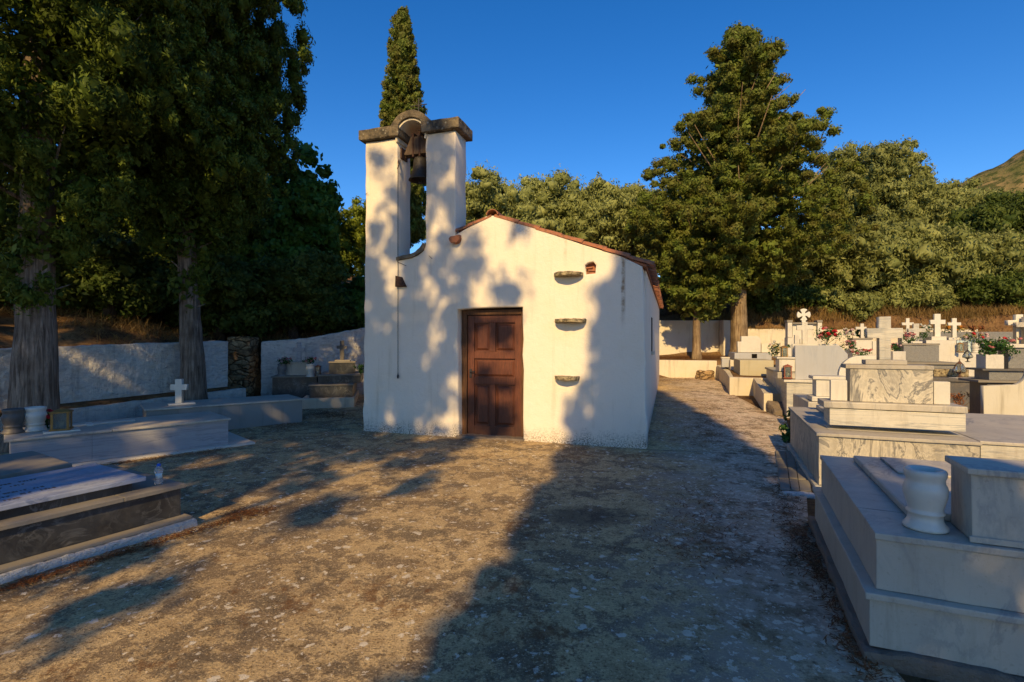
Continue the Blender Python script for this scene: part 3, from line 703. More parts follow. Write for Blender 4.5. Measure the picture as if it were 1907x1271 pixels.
# door
D0, D1 = 1.70, 2.755
boxes('door_frame', ch, M['doorframe'], [(D0, D0+.085, .13, .25, 0.02, 2.045), (D1-.06, D1, .13, .25, 0.02, 2.045), (D0+.087, D1-.062, .13, .25, 1.965, 2.045)], .006)
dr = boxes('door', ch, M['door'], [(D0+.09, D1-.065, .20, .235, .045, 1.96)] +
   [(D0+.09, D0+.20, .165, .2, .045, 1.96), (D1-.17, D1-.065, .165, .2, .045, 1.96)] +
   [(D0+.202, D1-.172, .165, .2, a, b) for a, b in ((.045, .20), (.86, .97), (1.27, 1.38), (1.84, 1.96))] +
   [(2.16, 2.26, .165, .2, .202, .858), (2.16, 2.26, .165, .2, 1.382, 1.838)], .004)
for a, b, c_, d_ in ((D0+.225, 2.14, .225, .835), (2.28, D1-.19, .225, .835), (D0+.225, 2.14, 1.405, 1.815), (2.28, D1-.19, 1.405, 1.815), (D0+.225, D1-.19, .99, 1.25)):
    bm = box_bm(a, b, .178, .198, c_, d_, .0); 
    for v in bm.verts:
        if v.co.y < .19: v.co.x += .03 if v.co.x < (a+b)/2 else -.03; v.co.z += .03 if v.co.z < (c_+d_)/2 else -.03
    bevel_all(bm, .003); bm_obj('panel', bm, M['door'], dr)
bm = bmesh.new(); tube(bm, [(D0+.14, .165, 1.06), (D0+.14, .12, 1.06), (D0+.23, .115, 1.06)], [.009]*3, 8); box_bm(D0+.12, D0+.16, .155, .168, .96, 1.1, .003, bm); bm_obj('handle', bm, M['iron'], dr)
subdiv_rough(box('threshold', ch, M['footing'], D0-.03, D1+.03, -.04, .24, -.05, .055, .012), .05, .008, 8)
# iron cross on the arch
bm = bmesh.new(); tube(bm, [(.88, .22, 5.2), (.88, .22, 5.62)], [.01, .009], 6); tube(bm, [(.73, .22, 5.50), (1.03, .22, 5.50)], [.009]*2, 6)
tube(bm, [(.78, .22, 5.42), (.98, .22, 5.58)], [.005]*2, 5); tube(bm, [(.78, .22, 5.58), (.98, .22, 5.42)], [.005]*2, 5)
bm_obj('iron_cross', bm, M['iron'], ch)
# small nails, wire
for wp_ in ([(1.18, -.004, 2.93), (1.26, -.05, 2.87)], [(.0, -.01, 4.02), (.07, -.04, 4.03)], [(.60, -.006, 2.86), (.78, -.02, 2.78)]):
    bm = bmesh.new(); tube(bm, wp_, [.004]*2, 5); bm_obj('wire', bm, M['iron'], ch)

# ------------------------------------------------------------------ grave tools
class Grave:
    def __init__(s, name, label, px, Y, ang, cat='grave', group=None, X=None, z=0):
        s.X = (px-CX)/FPX*Y if X is None else X; s.Y = Y; s.a = R(-ang)
        s.o = empty(name, (s.X, s.Y, z), s.a, label, cat, group); s.z = z
        s.c, s.s_ = math.cos(s.a), math.sin(s.a)
    def lx(s, px, w):
        kx = (px-CX)/FPX    # X = kx*Y ; X = x0 + t c - w s ; Y = y0 + t s + w c
        return (kx*(s.Y+w*s.c)-s.X+w*s.s_)/(s.c-kx*s.s_)
    def lz(s, py, x, w):
        Yw = s.Y+x*s.s_+w*s.c
        return HC-(py-CY)/FPX*Yw-s.z
    def wpt(s, x, w, z=0): return Vector((s.X+x*s.c-w*s.s_, s.Y+x*s.s_+w*s.c, s.z+z))
    def box(s, name, mat, px0, px1, pt, pb, w, d, bev=.006, zb=None, ref=None, par=None):
        x0, x1 = s.lx(px0, w), s.lx(px1, w); xr = x0 if ref is None else s.lx(ref, w)
        zt = s.lz(pt, xr, w); zb_ = s.lz(pb, xr, w) if zb is None else zb
        s.last = (x0, x1, w, w+d, zb_, zt)
        return box(name, par or s.o, M[mat], x0, x1, w, w+d, zb_, zt, bev)
    def plate(s, name, mat, pts, w, d, bev=.006, par=None):
        q = []
        for p in pts:
            x = s.lx(p[0], w); q.append((x, s.lz(p[1], x, w)))
        return plate(name, par or s.o, M[mat], q, w, w+d, bev=bev)
    def cross(s, mat, vx0, vx1, vt, vb, ax0, ax1, at, ab, w, d, bev=.006, zb=None):
        xr = s.lx((vx0+vx1)/2, w); X0, X1, A0, A1 = s.lx(vx0, w), s.lx(vx1, w), s.lx(ax0, w), s.lx(ax1, w)
        zt = s.lz(vt, xr, w); zb = s.lz(vb, xr, w) if zb is None else zb; za, zc_ = s.lz(at, xr, w), s.lz(ab, xr, w)
        return plate('cross', s.o, M[mat], [(X0, zb), (X1, zb), (X1, zc_), (A1, zc_), (A1, za), (X1, za), (X1, zt), (X0, zt), (X0, za), (A0, za), (A0, zc_), (X0, zc_)], w, w+d, bev=bev)

# ---- right row, nearest first
A1 = 24
g = Grave('marble_grave', 'large two-tier pale marble grave in the right foreground carrying a white urn vase', 0, 2.48, A1, X=1.772)
subdiv_rough(box('footing', g.o, M['footing'], -.075, 2.6, -.08, 2.0, -.12, .078, .02), .07, .022, 5)
box('plinth', g.o, M['marble'], -.035, 2.5, -.035, 1.9, .08, .305, .004)
box('plinth_ledge', g.o, M['marble'], -.055, 2.52, -.055, 1.92, .308, .342, .008)
boxes('tomb_chest', g.o, M['marble'], [(0, .9, 0, 1.82, .344, .585), (.903, 2.4, .002, 1.82, .344, .585)], .003)
boxes('cover_slab', g.o, M['marble'], [(-.008, 2.42, -.012, .40, .588, .62), (-.008, .235, .403, 1.84, .588, .62), (.238, 2.42, .403, 1.84, .588, .619)], .005)
for _o in list(g.o.children):
    if _o.name.startswith(('cover_slab', 'plinth', 'tomb_chest')): subdiv_rough(_o, .11, .0022, 7)
sl_ = box('raised_slab', g.o, M['marble'], .20, 1.05, .32, 1.72, .623, .662, .009)
box('plaque', sl_, M['marble'], .36, 1.05, 1.18, 1.66, .664, .678, .004)
hb = box_bm(.375, 1.5, .05, .30, .624, .93, 0)
for v in hb.verts:
    if v.co.y < .1 and v.co.z < .7: v.co.y -= .015; v.co.x += .0
bevel_all(hb, .006); bm_obj('headstone_block', hb, M['marble'], g.o)
box('headstone_cap', g.o, M['marble'], .355, 1.52, .025, .32, .932, .963, .007)
box('skirting', g.o, M['marble'], .362, 1.5, .02, .034, .623, .65, .003)
def urn(name, label, pos, h, mat, cat='vase', group=None, rmax=None):
    p = [(.30, 0), (.325, .015), (.325, .055), (.275, .11), (.25, .18), (.245, .25), (.275, .27), (.278, .295), (.25, .315), (.255, .36), (.285, .46), (.312, .56), (.322, .66), (.308, .73), (.283, .775), (.278, .84), (.30, .89), (.307, .95), (.297, .985), (.27, 1.0), (.21, .99), (.19, .93), (.18, .80)]
    s_ = h if rmax is None else rmax/.325
    o = lathe(name, None, mat, [(r_*s_, z_*h) for r_, z_ in p], 40); o.location = pos
    return tag(o, label, cat, group)
uv = g.wpt(.235, .165, .621); urn('urn_vase', 'bulging white marble urn vase standing empty on the foreground marble grave', uv, .295, M['whitestone'], rmax=.092)

g2 = Grave('marble_grave', 'stepped marble grave with swirling veins and a broad marble cross above the urn', 1525, 5.17, 22)
box('base_course', g2.o, M['marbleh'], -.04, 1.3, -.03, 2.25, -.05, .09, .006)
box('tomb_chest', g2.o, M['marblev'], 0, 1.285, 0, 2.2, .092, .588, .005)
box('cover_slab', g2.o, M['coping'], -.025, 1.295, -.025, 2.22, .59, .622, .007)
box('raised_slab', g2.o, M['marble'], .30, 1.15, .75, 2.1, .624, .675, .008)
for _o in list(g2.o.children): subdiv_rough(_o, .11, .003, 7)
g2.box('headstone_step', 'marbleh', 1545, 1799, 761, 0, .25, .33, zb=.672)
g2.box('step_skirting', 'whitemarble', 1543.5, 1800, 800, 0, .243, .34, zb=.624); sk_ = g2.last
g2.box('step_cap', 'marble', 1534, 1803, 748, 759.5, .235, .37, .008)
zc2 = g2.last[5]+.002
g2.box('headstone', 'marblev', 1583, 1738, 687, 0, .34, .2, zb=zc2); hz = g2.last[5]
g2.box('headstone_cap', 'coping', 1575, 1740, 680, 0, .325, .24, .006, zb=hz+.002, ref=1640); hc = g2.last[5]
g2.box('side_wing', 'whitemarble', 1547, 1578, 708, 0, .36, .07, .006, zb=zc2)
g2.box('side_wing', 'whitemarble', 1739, 1770, 711, 0, .36, .07, .006, zb=zc2)
g2.box('cross_base', 'coping', 1612, 1690, 671, 0, .36, .17, .008, zb=hc+.002, ref=1640); cb = g2.last[5]
g2.cross('marbleh', 1637.5, 1659.5, 590, 0, 1615, 1682, 611.5, 630, .39, .11, zb=cb+.002)
g3 = Grave('marble_grave', 'low marble grave cut by the right edge of the photo beside the swirling marble tomb', 0, 4.72, 22, X=4.36)
box('tomb_chest', g3.o, M['marbleh'], 0, 1.6, .05, 2.3, -.05, .585, .005)
box('cover_slab', g3.o, M['marble'], -.012, 1.62, .03, 2.32, .588, .618, .006)

g4 = Grave('marble_headstone', 'white marble pedestal with a curved wing between the cross tomb and the grey panel', 1520, 7.7, 20)
g4.box('base_moulding', 'whitemarble', 1512, 1580, 739, 748, -.05, .38, .012); z_ = g4.last[5]
g4.box('foundation', 'marble', 1505, 1600, 749, 0, -.1, 1.3, .01, zb=-.03)
g4.box('pedestal', 'whitemarble', 1520, 1578, 707, 0, 0, .28, zb=z_+.002); z_ = g4.last[5]
g4.box('pedestal_cap', 'whitemarble', 1514, 1582, 701, 0, -.03, .34, zb=z_+.002)
g4.plate('curved_wing', 'whitemarble', [(1562, 745), (1562, 700)]+[(1602-40*math.cos(R(a)), 700-37*math.sin(R(a))) for a in range(10, 91, 10)]+[(1645, 662), (1645, 745)], .36, .1)

g5 = Grave('marble_grave', 'marble grave with tall blue-grey panel, white cross and stepped white block', 1465, 10.0, 20, z=gz(10)+.02)
g5.box('footing', 'kerb', 1457, 1560, 782, 0, -.1, 2.2, .01, zb=-.1)
g5.box('tomb_chest', 'marbleh', 1465, 1560, 712, 0, 0, 1.5, zb=g5.last[5]); z_ = g5.last[5]
g5.box('cover_slab', 'whitemarble', 1460, 1562, 707.5, 0, -.04, 1.56, zb=z_+.002); z_ = g5.last[5]+.002
g5.plate('headstone', 'bluepanel', [(1481, 707), (1481, 644), (1563, 644), (1579, 660), (1579, 707)], .14, .14)
zp = g5.lz(644, g5.lx(1481, .14), .14)
g5.plate('side_panel', 'whitemarble', [(1476, 700), (1476, 641), (1560, 641), (1560, 700)], .30, .12)
g5.box('stepped_block', 'whitemarble', 1451, 1481, 669, 692, .16, .5)
g5.box('block_slab', 'whitemarble', 1447, 1481, 665.5, 668.5, .13, .55)
g5.box('block_ledge', 'marble', 1448, 1481, 693.5, 705, .12, .6)
g5.cross('whitemarble', 1494, 1504, 600, 0, 1484, 1514, 606, 615, .33, .07, zb=g5.lz(641, g5.lx(1499, .33), .33)+.001)
g5.box('cross_step', 'whitemarble', 1480, 1489, 624, 640.6, .31, .1); g5.box('cross_step', 'whitemarble', 1489.5, 1493.5, 632, 640.6, .31, .1)
g5b = Grave('cement_grave', 'plain cement grave side just behind the blue-grey panel grave', 1446, 11.55, 20, z=gz(11.5))
g5b.box('tomb_chest', 'kerb', 1446, 1540, 695, 0, 0, 1.8, zb=-.1); z_ = g5b.last[5]
g5b.box('cover_slab', 'greencement', 1443, 1542, 691, 0, -.03, 1.85, zb=z_+.002)

g6 = Grave('pillared_headstone', 'white headstone with two square pillars and a flared round cross on its lintel', 1467, 14.5, 16, z=gz(14.5))
g6.box('block', 'whitemarble', 1467, 1531, 629, 0, .02, .4, zb=-.1); z_ = g6.last[5]+.001
g6.box('pillar', 'whitemarble', 1467, 1475.5, 601, 0, 0, .3, zb=z_); g6.box('pillar', 'whitemarble', 1523, 1531, 601, 0, 0, .3, zb=z_)
g6.box('pillar_cap', 'greystone', 1466, 1476.5, 596.5, 600.7, -.02, .34); g6.box('pillar_cap', 'greystone', 1522, 1532, 596.5, 600.7, -.02, .34)
g6.box('lintel', 'greystone', 1476, 1522.5, 601, 604, .04, .22); lz_ = g6.last[5]
g6.box('back_panel', 'whitemarble', 1476, 1522.5, 604.3, 0, .14, .1, zb=z_)
cxx = g6.lx(1497, .1); czz = g6.lz(586.5, cxx, .1); rr_ = (g6.lx(1509, .1)-g6.lx(1485, .1))/2
mp_ = []
for q in range(4):
    b = 90*q
    for a, r_ in ((-34, 1), (-20, 1.06), (0, 1.08), (20, 1.06), (34, 1), (26, .55), (45, .28)):
        mp_.append((cxx+rr_*r_*math.sin(R(b+a)), czz+rr_*r_*math.cos(R(b+a))))
plate('flared_cross', g6.o, M['whitestone'], mp_, .1, .19, bev=.008)
box('cross_foot', g6.o, M['whitestone'], cxx-.05, cxx+.05, .1, .19, lz_+.001, czz-rr_*.97, .004)

g7 = Grave('marble_headstone', 'low white stepped headstone on a blue marble base with a small dark opening', 1368, 15.3, 16, z=.55)
g7.box('base', 'bluepanel', 1368, 1437, 657.5, 670, 0, 1.3); z_ = g7.last[5]+.001
g7.box('opening', 'dark', 1400, 1410, 659.5, 667.5, -.006, .02, .002)
g7.plate('headstone', 'whitemarble', [(1374, 656.8), (1374, 636.5), (1381, 636.5), (1381, 626.5), (1411, 626.5), (1417, 632), (1417, 656.8)], .08, .25)
g7.box('side_block', 'wallcream', 1418, 1438, 640, 656.9, .10, .3)
g7.box('foundation', 'kerb', 1360, 1440, 671, 0, -.02, 1.5, .01, zb=-.4)
g8 = Grave('cement_tomb', 'plain ochre cement tomb box on the raised bed below the low stepped headstone', 1378, 13.75, 16, z=.55)
g8.box('tomb_chest', 'greencement', 1378, 1441, 671, 702, 0, 1.2, .012)
g9 = Grave('marble_box', 'tiny grey-white marble box on the kerbed bed beside the path', 1344, 15.6, 14, z=.6)
g9.box('body', 'bluepanel', 1344.5, 1358.5, 668, 684, 0, .22, .01); z_ = g9.last[5]; g9.box('lid', 'whitemarble', 1343.5, 1359.5, 665.5, 0, -.015, .25, zb=z_+.001)
# kerbed beds on the right of the path
bed = empty('kerb_wall', (5.63, 13.2, 0), 0, 'cream plastered kerb wall of the raised grave bed beside the path', 'kerb')
def prism_w(name, root, mat, pts, bev=.012):
    return prism(name, root, mat, [(p[0]-root.location.x, p[1]-root.location.y, p[2]-root.location.z, p[3]-root.location.z) for p in pts], bev)
kw = prism_w('retaining_wall', bed, M['kerb'], [(5.63, 13.2, -.1, .61), (6.20, 13.2, -.1, .59), (9.5, 12.2, -.1, .58), (9.5, 17.3, -.1, .74), (6.9, 17.2, -.1, .74), (6.35, 15.2, -.1, .66)])
prism_w('soil', bed, M['earth'], [(5.80, 13.36, .4, .625), (6.25, 13.36, .4, .61), (9.3, 12.5, .4, .61), (9.3, 17.1, .4, .76), (7.02, 17.05, .4, .76), (6.50, 15.2, .4, .68)], .01)
bed2 = empty('kerb_wall', (5.3, 10.7, 0), 0, 'slanting plastered kerb wall with a broken near end, right of the path', 'kerb')
prism_w('retaining_wall', bed2, M['kerb'], [(5.28, 10.7, -.1, .45), (5.44, 10.64, -.1, .45), (6.42, 13.16, -.1, .58), (6.23, 13.16, -.1, .60)])
prism_w('soil', bed2, M['greencement'], [(5.47, 10.85, .1, .43), (5.8, 10.8, .1, .43), (6.9, 13.0, .1, .555), (6.44, 13.1, .1, .565)], .01)
subdiv_rough(prism_w('broken_end', bed2, M['footing'], [(5.30, 10.30, -.1, .14), (5.58, 10.25, -.1, .18), (5.62, 10.6, -.1, .30), (5.31, 10.64, -.1, .32)], .03), .06, .03, 6)

# ---- right background cluster
def gb(name, label, px, Y, ang=16, cat='grave', z=None): return Grave(name, label, px, Y, ang, cat, z=gz(Y) if z is None else z)
a_ = gb('white_headstone', 'small white box headstone with a little cross in front of a green wreath', 1588, 13)
a_.box('tomb_chest', 'whitemarble', 1588, 1625, 651, 0, -.05, .6, zb=-.1); z_ = a_.last[5]
a_.box('headstone', 'whitemarble', 1590, 1624, 633, 0, .03, .35, zb=z_+.001); z_ = a_.last[5]; a_.box('cap', 'greystone', 1588, 1626, 630, 0, .01, .4, zb=z_+.001)
a_.cross('whitemarble', 1603, 1609, 603, 0, 1594, 1614, 609, 614, .1, .07, zb=a_.last[5]+.001)
a_.box('side_block', 'whitemarble', 1625, 1638, 636, 665, .05, .3)
b_ = gb('marble_cross', 'slim white cross farthest back of the crosses, left of the white bouquet', 1683, 15.6)
b_.box('pedestal', 'whitemarble', 1680, 1702, 621, 0, 0, .3, zb=-.1); b_.cross('whitestone', 1688, 1694, 593, 0, 1680, 1702, 601, 606, .1, .07, zb=b_.last[5]+.001)
c_ = gb('granite_grave', 'speckled grey granite box grave carrying a veined marble cross', 1682, 12.4)
c_.box('headstone', 'granite', 1683, 1749, 643.5, 674, 0, .55); z_ = c_.last[4]; z2_ = c_.last[5]
c_.box('ledge', 'greystone', 1684, 1790, 675, 679, -.15, 1.4, ref=1700); c_.box('base', 'granite', 1686, 1788, 679.5, 0, -.1, 1.3, zb=-.1, ref=1700)
c_.box('cap', 'greystone', 1680, 1751, 640, 643, -.03, .6, ref=1700); c_.box('cross_base', 'whitemarble', 1697, 1718, 636, 639.5, .12, .2, ref=1700)
c_.cross('marbleh', 1702, 1712, 603, 0, 1692, 1724, 612, 619, .16, .09, zb=c_.last[5]+.001)
d_g = gb('white_marble_grave', 'white marble box grave with the tallest clean white cross of the back row', 1724, 13.4)
d_g.box('tomb_chest', 'whitemarble', 1725, 1781, 634, 0, 0, .8, zb=-.1); z_ = d_g.last[5]; d_g.box('cross_base', 'whitemarble', 1735, 1763, 627, 0, .1, .35, zb=z_+.001, ref=1750)
d_g.cross('whitestone', 1741, 1752, 585, 0, 1733, 1761, 596, 604, .2, .1, zb=d_g.last[5]+.001)
e_ = gb('white_marble_grave', 'white grave with mid-sized cross, pale blue photo frame and a lower white step', 1766, 13.6)
e_.box('step', 'whitemarble', 1768, 1830, 658, 0, -.35, .5, zb=-.1, ref=1790); e_.box('headstone', 'whitemarble', 1782.5, 1824, 634, 0, .2, .4, zb=e_.last[5]+.001, ref=1790); z_ = e_.last[5]
fr = e_.box('photo_frame', 'skyframe', 1782, 1811, 634.5, 656, .13, .05, .004, ref=1790); e_.box('photo', 'photo', 1793, 1803, 637, 655, .122, .008, .001, ref=1790, par=fr)
e_.box('cross_base', 'whitemarble', 1767, 1797, 629, 633.5, .2, .35, ref=1790); e_.cross('whitestone', 1774, 1782, 593, 0, 1766, 1790, 601, 606.5, .3, .08, zb=e_.last[5]+.001)
f_ = gb('dark_grave', 'dark slate grave with black edge slab, carrying the nearer iron lantern', 1738, 11.2)
f_.box('tomb_chest', 'slate', 1739, 1850, 711, 0, 0, .7, zb=-.1, ref=1760); z_ = f_.last[5]; f_.box('cover_slab', 'slate', 1736, 1856, 704.5, 0, -.04, .78, zb=z_+.001, ref=1760)
zfs = f_.last[5]; f_.box('stone_step', 'shelf', 1739, 1805, 688, 0, .45, .3, .02, zb=zfs+.001, ref=1760)
h_ = gb('dark_grave', 'weathered grey pedestal grave with tall pale cross, cut by the right edge', 1842, 8.5)
h_.box('tomb_chest', 'slate', 1838, 1960, 713, 0, 0, .5, zb=-.1, ref=1850); z_ = h_.last[5]; h_.box('ledge', 'greystone', 1822, 1970, 709, 0, -.05, .6, zb=z_+.001, ref=1850); z_ = h_.last[5]
h_.box('pedestal', 'granite', 1842, 1960, 691, 0, .05, .42, zb=z_+.001, ref=1850); z_ = h_.last[5]; h_.box('pedestal_cap', 'slate', 1830, 1965, 687.5, 0, 0, .5, zb=z_+.001, ref=1850); z4 = h_.last[5]
h_.box('headstone', 'granite', 1878, 1975, 648, 0, .2, .28, zb=z4+.001, ref=1880); z_ = h_.last[5]; h_.box('headstone_cap', 'whitemarble', 1860, 1985, 641, 0, .16, .36, zb=z_+.001, ref=1880); z5 = h_.last[5]
h_.cross('whitestone', 1893, 1906, 586, 0, 1877.5, 1922, 596.5, 606, .38, .1, zb=z5+.001)
h_.cross('marble', 1909, 1922, 590, 0, 1893, 1938, 600.5, 609.5, .24, .1, zb=z5+.001)
s_h = gb('scalloped_headstone', 'spotted white headstone with sweeping curved edges, leaning at the right edge', 1832, 7.9)
SC = [(1832, 777), (1832, 719), (1868, 718), (1880, 717)]+[(1880+34*math.sin(R(a)), 719-20*(1-math.cos(R(a)))*1.4) for a in range(20, 91, 14)]+[(1950, 690), (2000, 700), (2000, 812), (1930, 812)]+[(1885+45*math.cos(R(a)), 810-32*math.sin(R(a))) for a in range(10, 91, 14)]
s_h.plate('headstone', 'kerbspot' if 'kerbspot' in M else 'whitemarble', SC, 0, .09)
s_h.box('foot_slab', 'slate', 1848, 1990, 781, 0, .02, .5, .01, zb=-.05, ref=1860)

# walls at the back right
bw = empty('boundary_wall', (4.4, 20, 0), 0, 'cream plastered boundary wall behind the two right-hand trees', 'wall')
prism_w('wall_face', bw, M['wallcream'], [(4.3, 20.1, .6, 2.36), (8.15, 20.1, .6, 2.36), (8.15, 20.45, .6, 2.36), (4.3, 20.45, .6, 2.36)])
prism_w('buttress', bw, M['wallcream'], [(8.17, 19.7, .6, 2.36), (8.5, 19.7, .6, 2.34), (8.5, 20.45, .6, 2.34), (8.17, 20.45, .6, 2.36)])
bw2 = empty('boundary_wall', (8.6, 19.7, 0), 0, 'lower stained cream wall running right behind the headstones', 'wall')
subdiv_rough(prism_w('wall_face', bw2, M['wallcream'], [(8.52, 19.9, .2, 2.02), (12.6, 18.95, .2, 1.98), (16.0, 17.5, .2, 1.96), (16.1, 17.8, .2, 1.96), (12.7, 19.3, .2, 1.98), (8.6, 20.2, .2, 2.02)]), .2, .03, 3)
bw3 = empty('boundary_wall', (12.8, 15.6, 0), 0, 'low grey stone wall behind the crosses at far right', 'wall')
prism_w('wall_face', bw3, M['granite'], [(12.9, 16.2, 0, 1.84), (17.5, 15.9, 0, 1.84), (17.5, 16.2, 0, 1.84), (12.9, 16.5, 0, 1.84)])
lw = empty('low_wall', (5.2, 17.6, 0), 0, 'low cream retaining wall closing the end of the path', 'wall')
prism_w('wall_face', lw, M['wallcream'], [(4.6, 17.55, 0, .90), (6.95, 17.3, 0, .88), (7.0, 17.6, 0, .88), (4.6, 17.9, 0, .9)])
rs_ = subdiv_rough(bm_obj('rubble_step', box_bm(-.25, .25, -.2, .2, 0, .32, .05), M['rubble']), .06, .05, 5); rs_.location = (6.42, 16.95, .25); tag(rs_, 'rough stone rubble step at the end of the path', 'stone step')

# paving strip beside the foreground grave
pv = empty('paving_strip', (3.2, 5.0, 0), 0, 'patch of grey paving slabs with a broken white edge beside the marble graves', 'paving')
q0, q1, q2, q3 = G(1443, 838, .05), G(1500, 842, .05), G(1512, 915, .05), G(1453, 912, .05)
for a in range(4):
    for b in range(3):
        def bil(u, v): return q0.lerp(q1, u).lerp(q3.lerp(q2, u), v)
        us, vs = [0, .34, .62, 1], [0, .27, .5, .77, 1]
        e_1 = .012
        pts = [bil(us[b]+e_1, vs[a]+e_1), bil(us[b+1]-e_1, vs[a]+e_1), bil(us[b+1]-e_1, vs[a+1]-e_1), bil(us[b]+e_1, vs[a+1]-e_1)]
        prism_w('paving_slab', pv, M['greystone'], [(p.x, p.y, .0, .048+.004*((a*3+b*5) % 3)) for p in pts], .004)
subdiv_rough(prism_w('broken_edge', pv, M['roughplinth'], [(q3.x, q3.y-.01, 0, .047), (q3.x-.02, q3.y-.10, 0, .042), (q2.x, q2.y-.10, 0, .042), (q2.x, q2.y-.01, 0, .047)], .01), .03, .012, 12)

# ---- left side graves
L1 = Grave('black_marble_grave', 'low black marble grave with grey coping and pale blue inscribed slab, left foreground', 0, 4.25, 0, X=-2.76)
L1.o.rotation_euler[2] = R(60); L1.a = R(60); L1.c, L1.s_ = math.cos(R(60)), math.sin(R(60))
# local x axis along the long side (towards far right); local y = towards far left
def L(name, mat, x0, x1, y0, y1, z0, z1, bev=.005, par=None): return box(name, par or L1.o, M[mat], x0, x1, y0, y1, z0, z1, bev)
subdiv_rough(L('plinth', 'roughplinth', -2.4, .07, -.13, 1.35, -.03, .075, .02), .045, .014, 14)
L('plinth_ledge', 'greystone', -2.4, .04, -.10, 1.33, .077, .10)
L('tomb_chest', 'black', -2.4, 0, 0, 1.25, .102, .325, .003)
boxes('coping', L1.o, M['greystone'], [(-2.42, -.42, -.03, .25, .328, .36), (-.417, .025, -.03, 1.28, .328, .36), (-2.42, -.42, 1.0, 1.28, .328, .36)], .004)
L('upper_tier', 'black', -2.4, -.30, .12, 1.05, .33, .425, .003)
isl = L('inscribed_slab', 'slabblue', -2.42, -.22, .08, .98, .428, .462, .006)
rg = random.Random(11); bm = bmesh.new()
for row in range(7):
    x = -2.2+rg.random()*.1
    while x < -.75-(.25 if row % 3 == 0 else 0):
        ww = rg.uniform(.05, .12)
        xx = x
        while xx < x+ww:
            box_bm(xx, xx+.008, .20+row*.105, .20+row*.105+.03+rg.uniform(0, .012), .4625, .4638, 0, bm)
            if rg.random() < .6: box_bm(xx+.0085, xx+.018, .20+row*.105+rg.choice((0, .013, .026)), .20+row*.105+rg.choice((0, .013, .026))+.006 if False else .24+row*.105, .4625, .4637, 0, bm)
            xx += .022
        x += ww+.05
bm_obj('inscription', bm, M['sheet'], isl)
for _o in list(L1.o.children):
    if _o.name.startswith(('coping', 'tomb', 'upper', 'plinth_l')): subdiv_rough(_o, .10, .003, 7)
L1b = Grave('grey_slab_grave', 'flat grey stone slab grave behind the black marble grave at the left edge', 0, 4.62, 0, X=-3.98)
L1b.o.rotation_euler[2] = R(58)
box('tomb_chest', L1b.o, M['greyplaster'], -2.4, -.03, .02, 1.0, -.03, .40, .005); box('cover_slab', L1b.o, M['greystone'], -2.42, 0, 0, 1.03, .402, .44, .006)

W2 = G(425, 779, .42)
L2 = empty('long_marble_grave', (W2.x, W2.y, 0), R(45), 'long banded pale marble grave with a thin cross laid flat on its lid', 'grave')
box('base_plate', L2, M['whitemarble'], -2.6, .32, -.16, 1.25, 0, .045, .004)
boxes('tomb_chest', L2, M['marbleleft'], [(-2.28, -1.55, 0, 1.0, .047, .388), (-1.548, -.0, 0, 1.0, .047, .388)], .003)
boxes('cover_slab', L2, M['marble'], [(-2.33, -1.35, -.03, 1.03, .39, .42), (-1.348, .03, -.03, 1.03, .39, .42)], .007)
cr_ = plate('flat_cross', L2, M['whitestone'], [(-1.75, -.03), (-1.75, .03), (-1.55, .03), (-1.55, .13), (-1.48, .13), (-1.48, .03), (-1.02, .03), (-1.02, -.03), (-1.48, -.03), (-1.48, -.13), (-1.55, -.13), (-1.55, -.03)], 0, .022, bev=.003)
for v in cr_.data.vertices: v.co = (v.co.x, .62+v.co.z, .421+v.co.y)
def w2(x, y, z=.421): return L2.matrix_basis @ Vector((x, y, z))
W3 = G(563, 742.5, .485)
L3 = empty('cement_grave', (W3.x, W3.y, 0), R(39), 'streaked grey cement grave with pale lid and a small white cross at its left end', 'grave')
box('tomb_chest', L3, M['greyplaster'], -2.35, 0, 0, .95, -.05, .452, .006)
boxes('cover_slab', L3, M['marble'], [(-2.38, -.9, -.02, .97, .455, .485), (-.898, .02, -.02, .97, .455, .485)], .006)
# cross facing the camera on the lid
cp = G(334, 752, .50); lc = L3.matrix_basis.inverted() @ Vector((cp.x, cp.y, .487))
box('cross_base', L3, M['whitestone'], lc.x-.16, lc.x+.22, lc.y-.1, lc.y+.12, .487, .512, .004)
kx = 8.7/950
cr3 = plate('cross', L3, M['whitestone'], [(-.065, 0), (.065, 0), (.065, .27), (.16, .27), (.16, .39), (.065, .39), (.065, .50), (-.065, .50), (-.065, .39), (-.16, .39), (-.16, .27), (-.065, .27)], -.035, .035, bev=.005)
cr3.rotation_euler = (0, 0, R(-39-18+25)); cr3.location = (lc.x, lc.y, .513); cr3.scale = (.8, 1, .8)
# wall and low kerb, left
wl = empty('whitewashed_wall', (-6.14, 11.04, 0), 0, 'rough whitewashed retaining wall running behind the left cypress trunks', 'wall')
subdiv_rough(prism_w('wall_face', wl, M['wallwhite'], [(-6.14, 11.04, 0, 1.55), (-7.44, 8.26, 0, 1.45), (-9.0, 4.9, 0, 1.3), (-9.5, 4.9, 0, 1.3), (-7.8, 8.3, 0, 1.45), (-6.5, 11.14, 0, 1.55)], .02), .075, .022, 7)
box('red_mark', wl, M['redpaint'], -.115, -.085, -.125, -.10, 1.34, 1.46, .005)
kl = empty('low_kerb', (-5.85, 11.1, 0), 0, 'low whitewashed kerb in front of the left wall, its top littered with needles', 'kerb')
subdiv_rough(prism_w('kerb_face', kl, M['wallwhite'], [(-5.80, 11.15, 0, .52), (-7.05, 7.95, 0, .46), (-8.4, 4.9, 0, .40), (-8.6, 4.9, 0, .40), (-7.22, 8.0, 0, .46), (-6.0, 11.2, 0, .52)], .015), .09, .016, 4)
